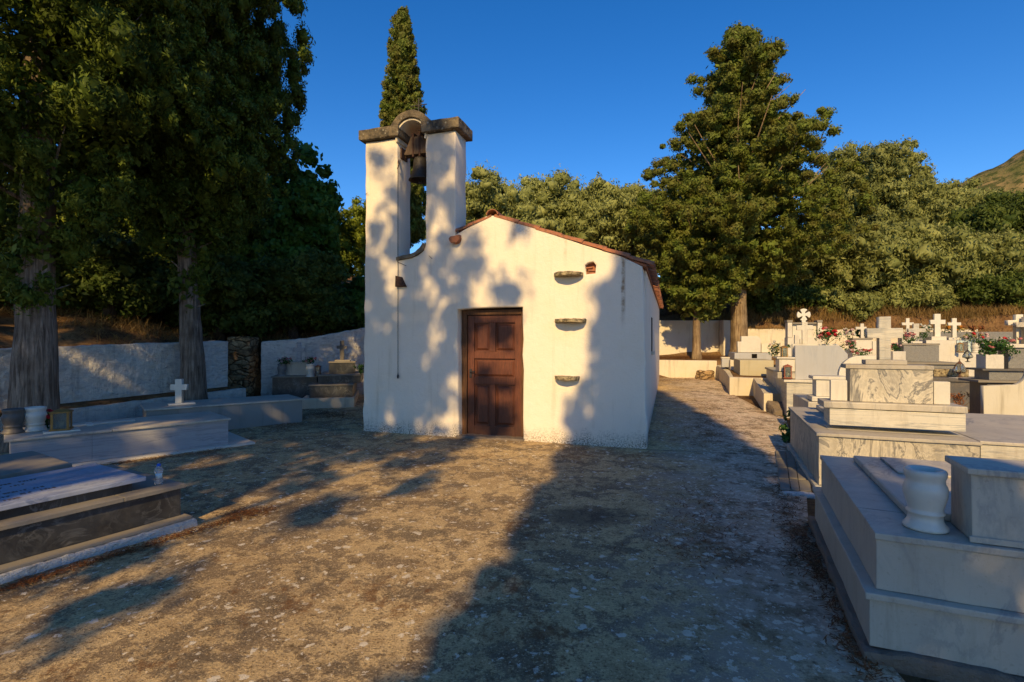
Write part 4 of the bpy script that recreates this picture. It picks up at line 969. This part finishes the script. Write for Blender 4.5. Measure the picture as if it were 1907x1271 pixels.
prism_w('soil', kl, M['earth'], [(-6.0, 11.1, 0, .555), (-7.2, 7.95, 0, .50), (-8.55, 4.9, 0, .44), (-9.0, 4.95, 0, .44), (-7.55, 8.1, 0, .52), (-6.2, 11.1, 0, .575)], .01)
sp_ = subdiv_rough(bm_obj('stone_pier', box_bm(-.22, .32, -.15, .35, 0, 1.5, .04), M['rubble']), .07, .035, 4, 3); sp_.location = (-6.72, 12.55, .15); tag(sp_, 'ochre rubble stone pier in the gap between the two white walls', 'stone pier')
wr = empty('whitewashed_wall', (-6.05, 12.3, 0), 0, 'whitewashed wall with overhanging dry plants behind the dark graves', 'wall')
subdiv_rough(prism_w('wall_face', wr, M['wallwhite'], [(-6.05, 12.3, 0, 1.53), (-5.1, 12.75, 0, 1.62), (-3.9, 13.4, 0, 1.90), (-1.5, 14.8, 0, 2.1), (-1.7, 15.2, 0, 2.1), (-4.0, 13.8, 0, 1.9), (-5.2, 13.1, 0, 1.62), (-6.3, 12.85, 0, 1.53)], .03), .085, .022, 7)
# dark graves by that wall
D1_ = Grave('black_marble_grave', 'black marble base with grey headstone box and pale cross by the white wall', 506, 11.5, -14, z=.2)
D1_.box('tomb_chest', 'black', 507, 590, 704, 0, 0, 1.0, zb=-.1); z_ = D1_.last[5]; D1_.box('ledge', 'greystone', 504, 592, 701.5, 0, -.03, 1.06, zb=z_+.001)
D1_.box('headstone', 'marble', 530, 572, 677, 0, .25, .35, zb=D1_.last[5]+.001); z_ = D1_.last[5]; D1_.box('headstone_cap', 'marble', 528, 574, 674.5, 0, .22, .42, zb=z_+.001)
D1_.cross('marbleleft', 552.5, 560.5, 638, 0, 546, 567, 648, 655, .38, .07, zb=D1_.last[5]+.001)
D2_ = Grave('black_marble_grave', 'two-tier black marble grave with dark cross nearest the chapel corner', 575, 11.1, -14, z=.2)
D2_.box('kerb', 'kerb', 560, 660, 741, 0, -.15, 1.9, .015, zb=-.25, ref=657); z_ = D2_.last[5]
D2_.box('lower_tier', 'black', 576, 657, 718, 0, 0, 1.7, zb=z_+.001, ref=657); z_ = D2_.last[5]; D2_.box('lower_cap', 'greystone', 574, 659, 715.5, 0, -.02, 1.75, zb=z_+.001, ref=657)
D2_.box('upper_tier', 'black', 592, 672, 700, 0, .25, 1.3, zb=D2_.last[5]+.001, ref=672); z_ = D2_.last[5]; D2_.box('upper_cap', 'greystone', 590, 674, 697.5, 0, .23, 1.35, zb=z_+.001, ref=672)
D2_.box('headstone', 'black', 613, 660, 676, 0, .55, .4, zb=D2_.last[5]+.001, ref=650); z_ = D2_.last[5]; D2_.box('headstone_cap', 'greystone', 611, 662, 674, 0, .53, .45, zb=z_+.001, ref=650)
D2_.box('cross_base', 'greystone', 623, 652, 670.5, 0, .6, .2, zb=D2_.last[5]+.001, ref=650)
D2_.cross('slate', 633, 640.5, 635, 0, 627, 646, 644, 650, .65, .08, zb=D2_.last[5]+.001)

# ------------------------------------------------------------------ small things
def rose_mesh(mat, seed=0, r=1.0):
    rng = np.random.default_rng(seed); n = 46
    d = unit(rng.normal(size=(n, 3))); d[:, 2] = np.abs(d[:, 2])*.8+.05
    rad = rng.uniform(.35, 1, n)[:, None]
    pos = d*rad*r*.75; nrm = d+rng.normal(size=d.shape)*.25; ax = np.cross(d, rng.normal(size=d.shape))
    o = leaves('blossom', pos, nrm, ax, np.full(n, .75*r), np.full(n, .62*r), mat); me = o.data; bpy.data.objects.remove(o); return me
ROSE = {k_: rose_mesh(M[k_], i_) for i_, k_ in enumerate(('red', 'pink', 'palepink', 'whitep', 'orange', 'yellow', 'dryflower'))}
def bouquet(label, base, w, h, cols, seed, nb=7, rb=.035, green=260, leafL=.05, leafmat='greenleaf', cat='flowers', name='flower_bouquet', group=None):
    nb = int(nb*1.6); rb *= .98; green = int(green*.8)
    rng = np.random.default_rng(seed); root = empty(name, base, 0, label, cat, group)
    c = np.stack([rng.normal(size=14)*w*.24, rng.normal(size=14)*w*.2, h*rng.uniform(.25, .85, 14)], 1)
    a = fill(rng, c, np.full(14, w*.24), green//14, leafL, leafL*.5, up=.3)
    leaves('leaves', *a, M[leafmat], root)
    bm = bmesh.new()
    for q in range(8):
        e = Vector(c[q]); tube(bm, [(0, 0, 0), e*.5+Vector((0, 0, .03*h)), e], [.004, .003, .002], 4)
    bm_obj('stems', bm, M[leafmat], root)
    for q in range(nb):
        cl = cols[q % len(cols)]; o = bpy.data.objects.new('blossom', ROSE[cl]); COL.objects.link(o); o.parent = root
        a_r = rng.uniform(0, 6.28); rr2 = w*.5*math.sqrt(rng.random()); zz_ = h*(.45+.55*rng.random())
        o.location = (math.cos(a_r)*rr2, math.sin(a_r)*rr2-.03*w, zz_); s3 = rb*rng.uniform(.8, 1.25); o.scale = (s3, s3, s3)
        o.rotation_euler = (rng.uniform(.2, .9), rng.uniform(-.5, .5), rng.uniform(0, 6))
    return root
def lantern(label, base, w, h, mat, rz=0, name='grave_lantern', cat='lantern'):
    root = empty(name, base, rz, label, cat); t = w*.12; a = w/2
    boxes('frame', root, mat, [(sx*(a-t)-t/2+ (0 if sx > 0 else 0), sx*(a-t)+t/2, sy*(a-t)-t/2, sy*(a-t)+t/2, h*.08, h*.80) for sx in (-1, 1) for sy in (-1, 1)] +
          [(-a, a, -a, a, 0, h*.08), (-a, a, -a, a, h*.80, h*.86)], t*.15)
    bm = bmesh.new(); b0 = [bm.verts.new((sx*a*.95, sy*a*.95, h*.861)) for sx, sy in ((-1, -1), (1, -1), (1, 1), (-1, 1))]; t0 = [bm.verts.new((sx*a*.3, sy*a*.3, h*.96)) for sx, sy in ((-1, -1), (1, -1), (1, 1), (-1, 1))]
    bm.faces.new(b0[::-1]); bm.faces.new(t0)
    for q in range(4): bm.faces.new((b0[q], b0[(q+1) % 4], t0[(q+1) % 4], t0[q]))
    box_bm(-a*.12, a*.12, -a*.12, a*.12, h*.96, h, 0, bm); bm_obj('roof', bm, mat, root)
    i_ = a-t*.9
    boxes('pane', root, M['glass'], [(-i_, i_, -i_-.001, -i_+.002, h*.085, h*.795), (-i_, i_, i_-.002, i_+.001, h*.085, h*.795), (-i_-.001, -i_+.002, -i_+.003, i_-.003, h*.085, h*.795), (i_-.002, i_+.001, -i_+.003, i_-.003, h*.085, h*.795)], 0)
    lathe('candle', root, M['whitep'], [(w*.16, h*.085), (w*.16, h*.4), (w*.05, h*.41), (.002, h*.46)], 12)
    return root
def iron_lamp(label, base, h):
    root = empty('iron_lantern', base, 0, label, 'lantern'); r_ = h*.30
    bm = bmesh.new(); lathe('', None, None, [(r_*.55, 0), (r_*.5, h*.03), (r_*.16, h*.06), (r_*.13, h*.2), (r_*.4, h*.24), (r_*.9, h*.3)], 6, bm=bm)
    lathe('', None, None, [(r_*.45, h*.72), (r_*.4, h*.76), (r_*.12, h*.86), (r_*.05, h*.92), (.003, h)], 6, bm=bm)
    for q in range(6):
        a = q*math.pi/3; tube(bm, [(math.cos(a)*r_*.9, math.sin(a)*r_*.9, h*.29), (math.cos(a)*r_, math.sin(a)*r_, h*.40), (math.cos(a)*r_*.45, math.sin(a)*r_*.45, h*.73)], [.006]*3, 5)
    tube(bm, [(-r_*.2, 0, h*.96), (r_*.2, 0, h*.96)], [.003]*2, 4)
    bm_obj('frame', bm, M['iron'] if 'dark' in label else M['redbrown'], root)
    lathe('glass', root, M['glass'], [(r_*.82, h*.31), (r_*.92, h*.40), (r_*.40, h*.72)], 6, smooth=False)
    return root
M['redbrown'] = simple('brown_iron', (.11, .055, .03), .6, .4, .3, 30)

# right side items
zt3 = g5.last
def on(gr, px, w, z): return gr.wpt(gr.lx(px, w), w, z)
def top_at(gr, px, py, w): x = gr.lx(px, w); return gr.wpt(x, w, gr.lz(py, x, w))
lantern('red-brown framed lantern in front of the stepped white block', top_at(g5, 1466.5, 705, .03), .15, .28, M['redwood'], R(-20))
lantern('gilt lantern on top of the stepped white block', top_at(g5, 1460, 666, .3), .12, .24, M['brass'], R(-10))
bouquet('cream and yellow flowers left of the gilt lantern', top_at(g5, 1447, 672, .55)+Vector((0, 0, 0)), .28, .40, ['whitep', 'yellow', 'palepink'], 3, 9, .04)
bouquet('red rose bouquet on top of the blue-grey panel headstone', top_at(g5, 1540, 642.5, .22), .40, .34, ['red', 'red', 'red', 'pink'], 4, 8, .055, 420)
bouquet('pale pink flowers left of the small cross with the wreath', P(1580, 633, 13.1), .28, .28, ['palepink', 'whitep'], 5, 9, .05, 120)
bouquet('pink trailing flowers below the small cross at its left', P(1583, 657, 12.6), .26, .30, ['pink', 'palepink', 'pink'], 6, 10, .04)
bouquet('low row of pink and cream flowers before the small white headstone', P(1600, 664, 12.4), .5, .16, ['pink', 'palepink', 'red'], 7, 12, .04)
wr_ = empty('green_wreath', P(1604, 621, 13.25), 0, 'round green wreath behind the small white cross', 'wreath')
rng = np.random.default_rng(8); th = rng.uniform(0, 6.28, 60); cc = np.stack([np.cos(th)*.12, rng.normal(size=60)*.01, np.sin(th)*.085], 1)
leaves('leaves', *fill(rng, cc, np.full(60, .035), 10, .05, .025), M['greenleaf'], wr_)
bouquet('pink roses at the left foot of the veined marble cross', P(1692, 641, 12.5), .32, .27, ['pink', 'pink', 'palepink'], 9, 10, .045)
pt = box('flower_pot', None, M['whitemarble'], -.15, .15, -.12, .12, 0, .22, .01); pt.location = P(1668, 672, 12.0); tag(pt, 'white square flower pot between the broad cross and the granite grave', 'flower pot')
bouquet('small pink flowers in the white square pot', P(1667, 655, 12.0), .22, .2, ['pink', 'palepink'], 10, 7, .04)
bouquet('white flower bouquet behind the veined marble cross', P(1721, 633, 13.6)-Vector((0, 0, .03)), .34, .44, ['whitep', 'whitep', 'yellow'], 12, 9, .055, 320)
bouquet('orange flowers behind the mid-sized white cross', P(1776, 624, 14.2), .4, .26, ['orange', 'orange', 'yellow'], 13, 10, .06)
vz = urn('urn_vase', 'small white urn vase right of the pale blue photo frame', P(1817, 657.5, 13.5), .27, M['whitemarble'], rmax=.09)
bouquet('cream and rose bouquet in the urn beside the photo frame', P(1816, 640, 13.5), .46, .26, ['yellow', 'palepink', 'whitep', 'red'], 14, 11, .06)
bouquet('dry brown flowers against the low grey wall', P(1812, 622, 15.2), .5, .22, ['dryflower'], 15, 14, .05, 120, leafmat='drygrass')
lantern('gilt lantern in front of the pale blue photo frame', P(1788, 656.5, 13.1), .11, .26, M['brass'], R(-16))
iron_lamp('dark iron hexagonal lantern standing on the rear ledge', P(1802, 674.5, 12.3), .34)
iron_lamp('brown iron hexagonal lantern on the slate slab with a little cross', P(1787, 703.5, 11.25), .42)
bp = box('marble_plate', None, M['whitemarble'], -.16, .16, -.1, .1, 0, .03, .006); bp.location = P(1787, 706, 11.2); tag(bp, 'thin white plate under the brown iron lantern', 'plate')
fb = empty('flower_box', h_.wpt(h_.lx(1836, .04), .04, z4+.002), h_.a, 'white square stone planter on the slate ledge at right', 'planter')
box('body', fb, M['whitemarble'], 0, .25, 0, .28, 0, .235, .008)
bouquet('green and cream leafy plants in the white stone planter', h_.wpt(h_.lx(1849, .12), .15, z4+.2), .42, .27, ['yellow', 'pink', 'whitep'], 16, 9, .028, 900, .055, 'greenleaf', name='potted_plant', cat='plant')
bouquet('red and white flowers lying on the pale cap by the edge cross', h_.wpt(h_.lx(1878, .32), .32, z5), .30, .10, ['red', 'whitep', 'pink'], 17, 6, .04, 60)

# left side items
urn('urn_vase', 'white urn vase at the left end of the long banded marble grave', w2(-2.05, .55), .30, M['whitestone'], rmax=.115)
urn('urn_vase', 'dark grey urn vase cut by the left edge of the photo', w2(-2.25, .52), .30, M['slate'], rmax=.11)
pl_ = box('marble_plate', None, M['whitestone'], -.17, .17, -.12, .12, 0, .02, .004); pl_.location = w2(-1.82, .25); pl_.rotation_euler = (0, 0, R(45)); tag(pl_, 'white marble plate under the amber lantern', 'plate')
lantern('amber brass lantern on the long banded marble grave', w2(-1.82, .25, .442), .20, .27, M['brass'], R(30))
bouquet('dark red flowers between the white urn and the amber lantern', w2(-1.93, .62), .22, .24, ['red', 'pink', 'red'], 21, 8, .03)
urn('urn_vase', 'white urn vase on the low kerb behind the leaning cypress trunk', P(388, 725, 10.9), .30, M['whitestone'], rmax=.12)
bouquet('sparse pink and green sprig in the urn on the low kerb', P(390, 697, 10.9), .26, .22, ['pink', 'palepink'], 22, 4, .03, 120)
urn('urn_vase', 'white urn vase between the grey headstone and the small lantern', P(578, 702.5, 11.65), .30, M['whitestone'], rmax=.1)
bouquet('pink flowers in the white urn beside the small lantern', P(578, 679, 11.65), .25, .16, ['pink', 'pink', 'palepink'], 23, 8, .035)
urn('urn_vase', 'grey urn vase at the left of the grey headstone box', P(525, 702, 11.7), .30, M['granite'], rmax=.1)
bouquet('pink flowers in the grey urn left of the headstone box', P(530, 679, 11.7), .28, .15, ['pink', 'palepink'], 24, 9, .035)
lantern('small dark lantern between the two black marble graves', P(592, 700.5, 11.5), .13, .25, M['rust'], R(10))
bouquet('green leafy sprig beside the dark cross grave', P(672, 698, 11.5), .22, .26, ['whitep'], 25, 1, .02, 260)
# water bottle
bt = empty('water_bottle', L1.wpt(-.10, .14, .361), 0, 'small clear plastic water bottle with blue cap on the black grave coping', 'bottle')
lathe('body', bt, M['plastic'], [(.026, 0), (.03, .006), (.03, .035), (.024, .06), (.021, .075), (.024, .09), (.031, .11), (.031, .125), (.022, .142), (.012, .15), (.012, .156)], 24)
lathe('cap', bt, M['bluecap'], [(.0145, .152), (.0145, .168), (.012, .17)], 16); lathe('label', bt, M['bottlelabel'], [(.0256, .056), (.0226, .075), (.0256, .092)], 24)

# ------------------------------------------------------------------ trees
def Xp(px, Y): return (px-CX)/FPX*Y
# left cypresses
def gap_left(Pt, rng):
    # keep the crowns out of the space right in front of the trunks
    return ~((Pt[:, 2] < 3.9+.5*np.sin(Pt[:, 0]*2.3)) & (rng.random(len(Pt)) < .72))
column_tree('cypress_tree', -6.88, 7.35, .05, [(2.0, .25), (2.8, .6), (3.5, 1.2), (4.3, 1.8), (5.4, 2.1), (7, 2.25), (9.5, 2.0), (12, 1.3), (14, .3)], .25, M['cyp'], M['bark'],
            'massive cypress with thick furrowed grey trunk at the far left', 'tree', None, 31, 820, 3, 210, .07, .028, .21, zfine=8.5, drop=gap_left, flat=1.35, shell=.55, lean=(.012, 0), limbn=30, lobes=.12)
column_tree('cypress_tree', -6.12, 9.85, .1, [(2.2, .2), (3.0, .5), (3.6, 1.1), (4.4, 1.65), (5.4, 1.95), (7, 2.1), (9, 1.9), (11, 1.4), (14, .3)], .19, M['cyp'], M['bark'],
            'dense cypress with slightly leaning slimmer trunk beside the cement grave', 'tree', None, 32, 720, 3, 200, .078, .032, .22, zfine=9.8, drop=gap_left, flat=1.35, shell=.55, lean=(-.05, 0), limbn=30, lobes=.12)
# low tuft on the first trunk
rng = np.random.default_rng(40)
# slender cypress behind the chapel
column_tree('cypress_tree', Xp(749, 19.5), 19.5, tz(Xp(749, 19.5), 19.5), [(max(.8, q-tz(Xp(749, 19.5), 19.5)), w) for q, w in ((5.4, .75), (6.4, .85), (8.4, .82), (10.5, .72), (12.5, .46), (13.6, .28), (14.1, .08))], .16, M['cyp2'], M['bark'],
            'tall slender pointed cypress rising behind the bell wall', 'tree', None, 33, 520, 3, 110, .10, .05, .15, flat=1.4, lean=(0, 0), limbn=6, lobes=.08)
# big broad conifer
zt_ = tz(Xp(1378, 18.6), 18.6)
column_tree('spreading_cypress_tree', Xp(1376, 18.6), 18.6, zt_, [(2.6, 1.2), (3.3, 2.9), (4.4, 3.6), (5.6, 3.35), (6.8, 2.95), (7.8, 2.5), (8.7, 1.75), (9.4, 1.05), (10.1, 1.5), (10.8, 1.25), (11.5, .5), (11.8, .2)], .26, M['cyp2'], M['barkwarm'],
            'big broad cone-shaped cypress with bare pale trunk, right of the chapel', 'tree', None, 34, 350, 4, 260, .11, .045, .32, flat=.75, shell=.42, up=.35, limbn=40, lobes=.22)
column_tree('cypress_tree', Xp(1297, 18.2), 18.2, tz(Xp(1297, 18.2), 18.2), [(1.6, .5), (2.2, 1.2), (3.2, 1.5), (4.2, 1.3), (5.2, .7), (5.6, .2)], .13, M['cyp2'], M['barkwarm'],
            'small cypress with thin trunk between the chapel and the big spreading cypress', 'tree', None, 35, 100, 3, 200, .12, .055, .28, flat=.8, shell=.35, up=.3, limbn=10)
# olives behind the chapel
def olive(px, Y, ptop, wpx, label, seed, mat='olive', nl=8, ncl=420, name='olive_tree', L=.17, Wd=.06, leafn=150, zb=None, grp='olive trees behind the churchyard'):
    x = Xp(px, Y); z0 = tz(x, Y); ztop = HC-(ptop-CY)/FPX*Y-z0-.45; w = wpx*Y/FPX/2
    rg = random.Random(seed); lob = []
    hh = ztop
    lob.append((0, 0, hh*.62, w*.72, hh*.36))
    for q in range(nl):
        a = q*6.28/nl+rg.uniform(-.4, .4); rr3 = w*rg.uniform(.4, .62); s_ = w*rg.uniform(.34, .5)
        lob.append((math.cos(a)*rr3, math.sin(a)*rr3*.8, hh*rg.uniform(.38, .8), s_, s_*rg.uniform(.7, 1.0)))
    lob.append((rg.uniform(-.3, .3)*w, 0, hh*.84, w*.36, hh*.16))
    return lobe_tree(name, x, Y, z0, lob, M[mat], M['twig'], label, 'tree', grp, seed, ncl, leafn, L, Wd, max(.26, w*.17), tr=.2, up=.8)
olive(905, 25, 330, 260, 'olive crown directly right of the bell wall, above the chapel roof', 51)
olive(1050, 27, 325, 230, 'olive crown above the middle of the chapel roof', 52)
olive(1150, 24.5, 322, 210, 'olive crown above the right roof slope of the chapel', 53)
olive(1235, 27, 420, 170, 'olive crown seen behind the left edge of the spreading cypress', 54, ncl=260)
olive(1575, 27, 262, 150, 'olive tree just right of the spreading cypress top', 55, 'oliveD')
olive(1665, 25, 250, 165, 'tallest olive tree on the right slope', 56, 'oliveD')
olive(1610, 21.5, 430, 260, 'lower olive bush before the tall olives on the right slope', 57, 'oliveD', ncl=420)
olive(1770, 25, 335, 210, 'broad olive tree below the far hillside', 58, 'oliveD')
olive(1765, 20.5, 415, 220, 'lower olive tree in front of the broad one, right slope', 59, 'oliveD')
olive(1895, 21, 345, 230, 'dark olive tree at the right edge of the photo', 60, 'bush', ncl=480, name='evergreen_tree')
olive(1480, 24, 420, 220, 'dark tree behind the trunk of the spreading cypress', 61, 'bush', ncl=300, name='evergreen_tree')
olive(1990, 24, 335, 200, 'olive tree beyond the right edge', 62, 'oliveD', ncl=260)
# shrubs on the bank under them
for i_, (px, Y, pt_, w_px, mt) in enumerate(((1500, 21.0, 520, 120, 'bush'), (1590, 19.9, 535, 130, 'oliveD'), (1700, 19.6, 520, 130, 'oliveD'), (1850, 18.8, 500, 140, 'bush'), (1420, 21.3, 520, 120, 'bush'), (1290, 21.6, 490, 150, 'bush'), (1920, 18.3, 520, 90, 'bush'))):
    olive(px, Y, pt_, w_px, ['dark shrub right of the pale bare trunk', 'grey-green shrub above the pillared headstone', 'grey-green shrub above the broad marble cross', 'dark shrub above the flower planter', 'dark shrub between the two right-hand trunks', 'dark shrub over the cream wall by the chapel', 'dark shrub at the right edge above the last cross'][i_], 70+i_, mt, 4, 170, 'shrub', .14, .055, 100, grp='shrubs on the bank')
# left hand thicket
LT = [(-8.9, 11.2, 3.6, 1.3, 'bush', 'low dark bush close above the left wall beside the massive trunk'), (-7.4, 12.9, 3.6, 1.3, 'bush', 'low dark bush above the wall just left of the leaning trunk'), (-10.4, 9.8, 3.8, 1.4, 'bush', 'low dark bush left of the massive trunk above the wall'), (-5.9, 13.9, 3.9, 1.3, 'bush', 'low dark bush above the stone pier'), (-9.2, 17.6, 8.2, 2.4, 'bush', 'tall dark tree between the leaning trunk and the ivy-green tree'), (-11.5, 15.0, 7.6, 2.4, 'bush', 'tall mottled tree right behind the first trunk'), (-13.5, 9, 5.2, 2.4, 'bush', 'evergreen bush at the far left beyond the wall'), (-11.2, 12.0, 5.0, 2.2, 'bush', 'evergreen bush between the left edge and the first trunk'), (-9.6, 13.6, 5.6, 2.3, 'bushY', 'evergreen bush with sunlit yellow put into its leaf colour, right of the massive trunk'),  # yellow foliage on the last bush imitates leaves lit by the sun
      (-8.0, 15.0, 5.4, 2.2, 'bushY', 'lighter green bush between the two big trunks'), (-7.3, 15.8, 5.8, 2.0, 'bush', 'evergreen bush behind the leaning trunk'), (-6.05, 14.8, 6.9, 1.1, 'ivy', 'tall broad-leaved tree right of the left cypresses'),
      (-5.2, 14.4, 2.9, 1.1, 'bush', 'dark bush hanging over the white wall'), (-7.3, 21.5, 7.3, 2.5, 'bushY', 'yellow-green bush beside the left edge of the bell wall'), (-3.9, 14.9, 3.0, 1.0, 'ivy', 'leafy dark shrub above the white wall by the chapel'),
      (-12.8, 16.5, 8, 3, 'bush', 'tall tree far back at the left'), (-9, 19, 8.0, 3, 'bush', 'tall tree far back behind the left thicket'), (-1.2, 18.2, 5.4, 1.7, 'bush', 'bush hidden behind the bell wall')]
for i_, (x, y, h, w, mt, lb) in enumerate(LT):
    z0 = tz(x, y); h = h-0; rg = random.Random(90+i_); hh = h-z0+.3; lob = [(0, 0, hh*.5, w*.75, hh*.42)]
    for q in range(6):
        a = q*1.05; lob.append((math.cos(a)*w*.55, math.sin(a)*w*.5, hh*rg.uniform(.22, .78), w*rg.uniform(.3, .48), w*rg.uniform(.25, .4)))
    lobe_tree('evergreen_shrub' if h < 7 else 'evergreen_tree', x, y, z0, lob, M[mt], M['twig'], lb, 'shrub' if h < 7 else 'tree', 'trees and shrubs beyond the left wall', 90+i_, 300, 120, .11 if mt != 'ivy' else .16, .06 if mt != 'ivy' else .12, .26, tr=.13)
# trees standing behind the photographer, whose shadows fall over the yard
def shade_cols(name, x, y, tab, label, seed, **kw):
    return column_tree(name, x, y, 0, tab, .28, M['cyp'], M['bark'], label, 'tree', 'trees behind the photographer', seed, **kw)
shade_cols('cypress_tree', -1.25, -7.0, [(1.0, .9), (3, 1.25), (6, 1.28), (8.5, 1.18), (10, .9), (11.2, .5), (12.4, .15)], 'tall column cypress behind the camera shading the right of the yard', 41, nb=680, ncl=3, leafn=50, L=.14, Wd=.09, rc=.28, limbn=8, lobes=.07, lean=(.035, 0))
lobe_tree('broad_tree', -7.2, -6.0, 0, [(0, 0, 9, 3.2, 2.6), (2.6, .5, 8.6, 1.7, 1.7), (2.0, -.5, 11.0, 1.5, 1.2), (1.5, 0, 7.4, 1.8, 1.0), (-3, 0, 9, 2.2, 2.2), (0, 0, 10.9, 1.8, 1.0), (-4, 0, 10.4, 2.2, 1.5), (-5.2, 0, 12.4, 1.8, 1.8), (-5.5, 1, 8, 2.2, 2.4), (-1, 1, 6.9, 2.2, .9), (2.3, 0, 5.0, .95, .4), (2.9, 0, 12.5, 1.0, 1.1), (2.9, .3, 11.9, .9, 1.2), (3.2, 0, 9.8, 1.3, 1.3), (2.9, 0, 7.3, 1.3, .8), (1.4, 0, 9.6, 1.8, 1.5), (3.1, 0, 11.2, 1.1, .9), (-4, 0, 6.6, 2.2, 1.2)], M['oliveD'], M['bark'],
          'broad spreading tree behind the camera on the left', 'tree', 'trees behind the photographer', 42, 560, 50, .15, .08, .35, tr=.3, cs=.4)
# ------------------------------------------------------------------ ground cover
rng = np.random.default_rng(77)
def scatter(n, poly_fn):
    pts = poly_fn(n); z = terr(pts[:, 0], pts[:, 1]); return np.stack([pts[:, 0], pts[:, 1], z], 1)
g1 = scatter(1600, lambda n: np.stack([rng.uniform(8, 19, n), rng.uniform(17.5, 21.5, n)], 1)); g1 = g1[g1[:, 2] > 1.2]
tag(tufts('dry_grass', g1, .42, 14, M['drygrass'], rng, .12, .008, .4), 'long dry golden grass on the bank behind the headstones', 'dry grass', kind='stuff')
g2_ = scatter(1100, lambda n: np.stack([rng.uniform(-11, -3.5, n), rng.uniform(9.5, 15, n)], 1)); g2_ = g2_[g2_[:, 2] > 1.2]
tag(tufts('dry_undergrowth', g2_, .26, 12, M['drygrass'], rng, .10, .006, .7), 'dry undergrowth on the bank behind the left walls', 'dry grass', kind='stuff')
wt_ = np.array([(8.6+(x-8.6)*1.0, np.interp(x, [8.6, 12.6, 16], [20.05, 19.1, 17.65]), np.interp(x, [8.6, 12.6, 16], [2.0, 1.96, 1.94])) for x in np.arange(8.6, 16, .05)])
tag(tufts('dry_weeds', wt_, .22, 16, M['drygrass'], rng, .10, .006, 1.1), 'dry weeds spilling over the top of the stained cream wall', 'dry weeds', kind='stuff')
def litter(name, segs, n, label, zf=None, w=.05, L_=.04):
    P0 = []
    for (x0, y0, x1, y1, sp, wt) in segs:
        m = int(n*wt); t = rng.random(m); d_ = rng.normal(size=(m, 2))*sp
        P0.append(np.stack([x0+(x1-x0)*t+d_[:, 0], y0+(y1-y0)*t+d_[:, 1]], 1))
    p = np.concatenate(P0); z = (np.array([gz(b) for b in p[:, 1]])+.031 if zf is None else zf(p))+np.abs(rng.normal(size=len(p)))*.006
    pos = np.stack([p[:, 0], p[:, 1], z], 1); m = len(pos)
    nr_ = np.tile([0, 0, 1.], (m, 1))+rng.normal(size=(m, 3))*.25; ax = rng.normal(size=(m, 3)); ax[:, 2] = 0
    return tag(leaves(name, pos, nr_, ax, np.full(m, L_)*rng.uniform(.5, 1.5, m), np.full(m, .007), M['needles']), label, 'fallen needles', kind='stuff')
litter('fallen_needles', [(-2.35, 4.4, -3.2, 3.0, .035, .25), (-2.45, 4.5, -2.2, 4.55, .08, .1), (1.9, 3.3, 2.9, 5.5, .07, .25), (1.62, 2.3, 2.35, 4.2, .05, .3), (2.8, 7.3, 4.6, 12, .25, .5), (4.5, 16.5, 6.3, 16.9, .3, .3), (-3.8, 8.8, -5, 10.5, .25, .4), (-3.2, 10.0, -3.9, 10.4, .2, .3), (1.2, 3.5, 2.0, 5.2, .25, .25), (-4.0, 7.2, -5.4, 5.9, .06, .2)], 5200, 'rust-brown needles gathered on the concrete and along the grave footings')
litter('needle_carpet', [(4.6, 18.6, 8.0, 18.8, .5, 1)], 7000, 'thick rusty needle carpet under the right-hand trees', zf=lambda p: terr(p[:, 0], p[:, 1])+.01, L_=.08)
# weeds
def weed(label, base, w, h, seed, mat='greenleaf', L_=.06, n=300):
    rng2 = np.random.default_rng(seed); root = empty('weed', base, 0, label, 'weed'); c = np.stack([rng2.normal(size=16)*w*.3, rng2.normal(size=16)*w*.3, h*rng2.uniform(.15, .9, 16)], 1)
    leaves('leaves', *fill(rng2, c, np.full(16, w*.22), n//16, L_, L_*.5), M[mat], root)
    bm = bmesh.new()
    for q in range(16): e = Vector(c[q]); tube(bm, [(0, 0, 0), e*.6, e], [.004, .003, .002], 4)
    bm_obj('stems', bm, M[mat], root)
weed('green weed at the foot of the swirling marble grave', G(1478, 822, .03), .30, .22, 1, L_=.09)
weed('small green weed sprouting behind the paving strip', G(1478, 792, .03), .26, .30, 2, L_=.08, n=200)
weed('dry brown plant behind the cross tomb, left of the spotted headstone', P(1788, 762, 9.0), .34, .30, 3, 'dryflower', .035, 420)
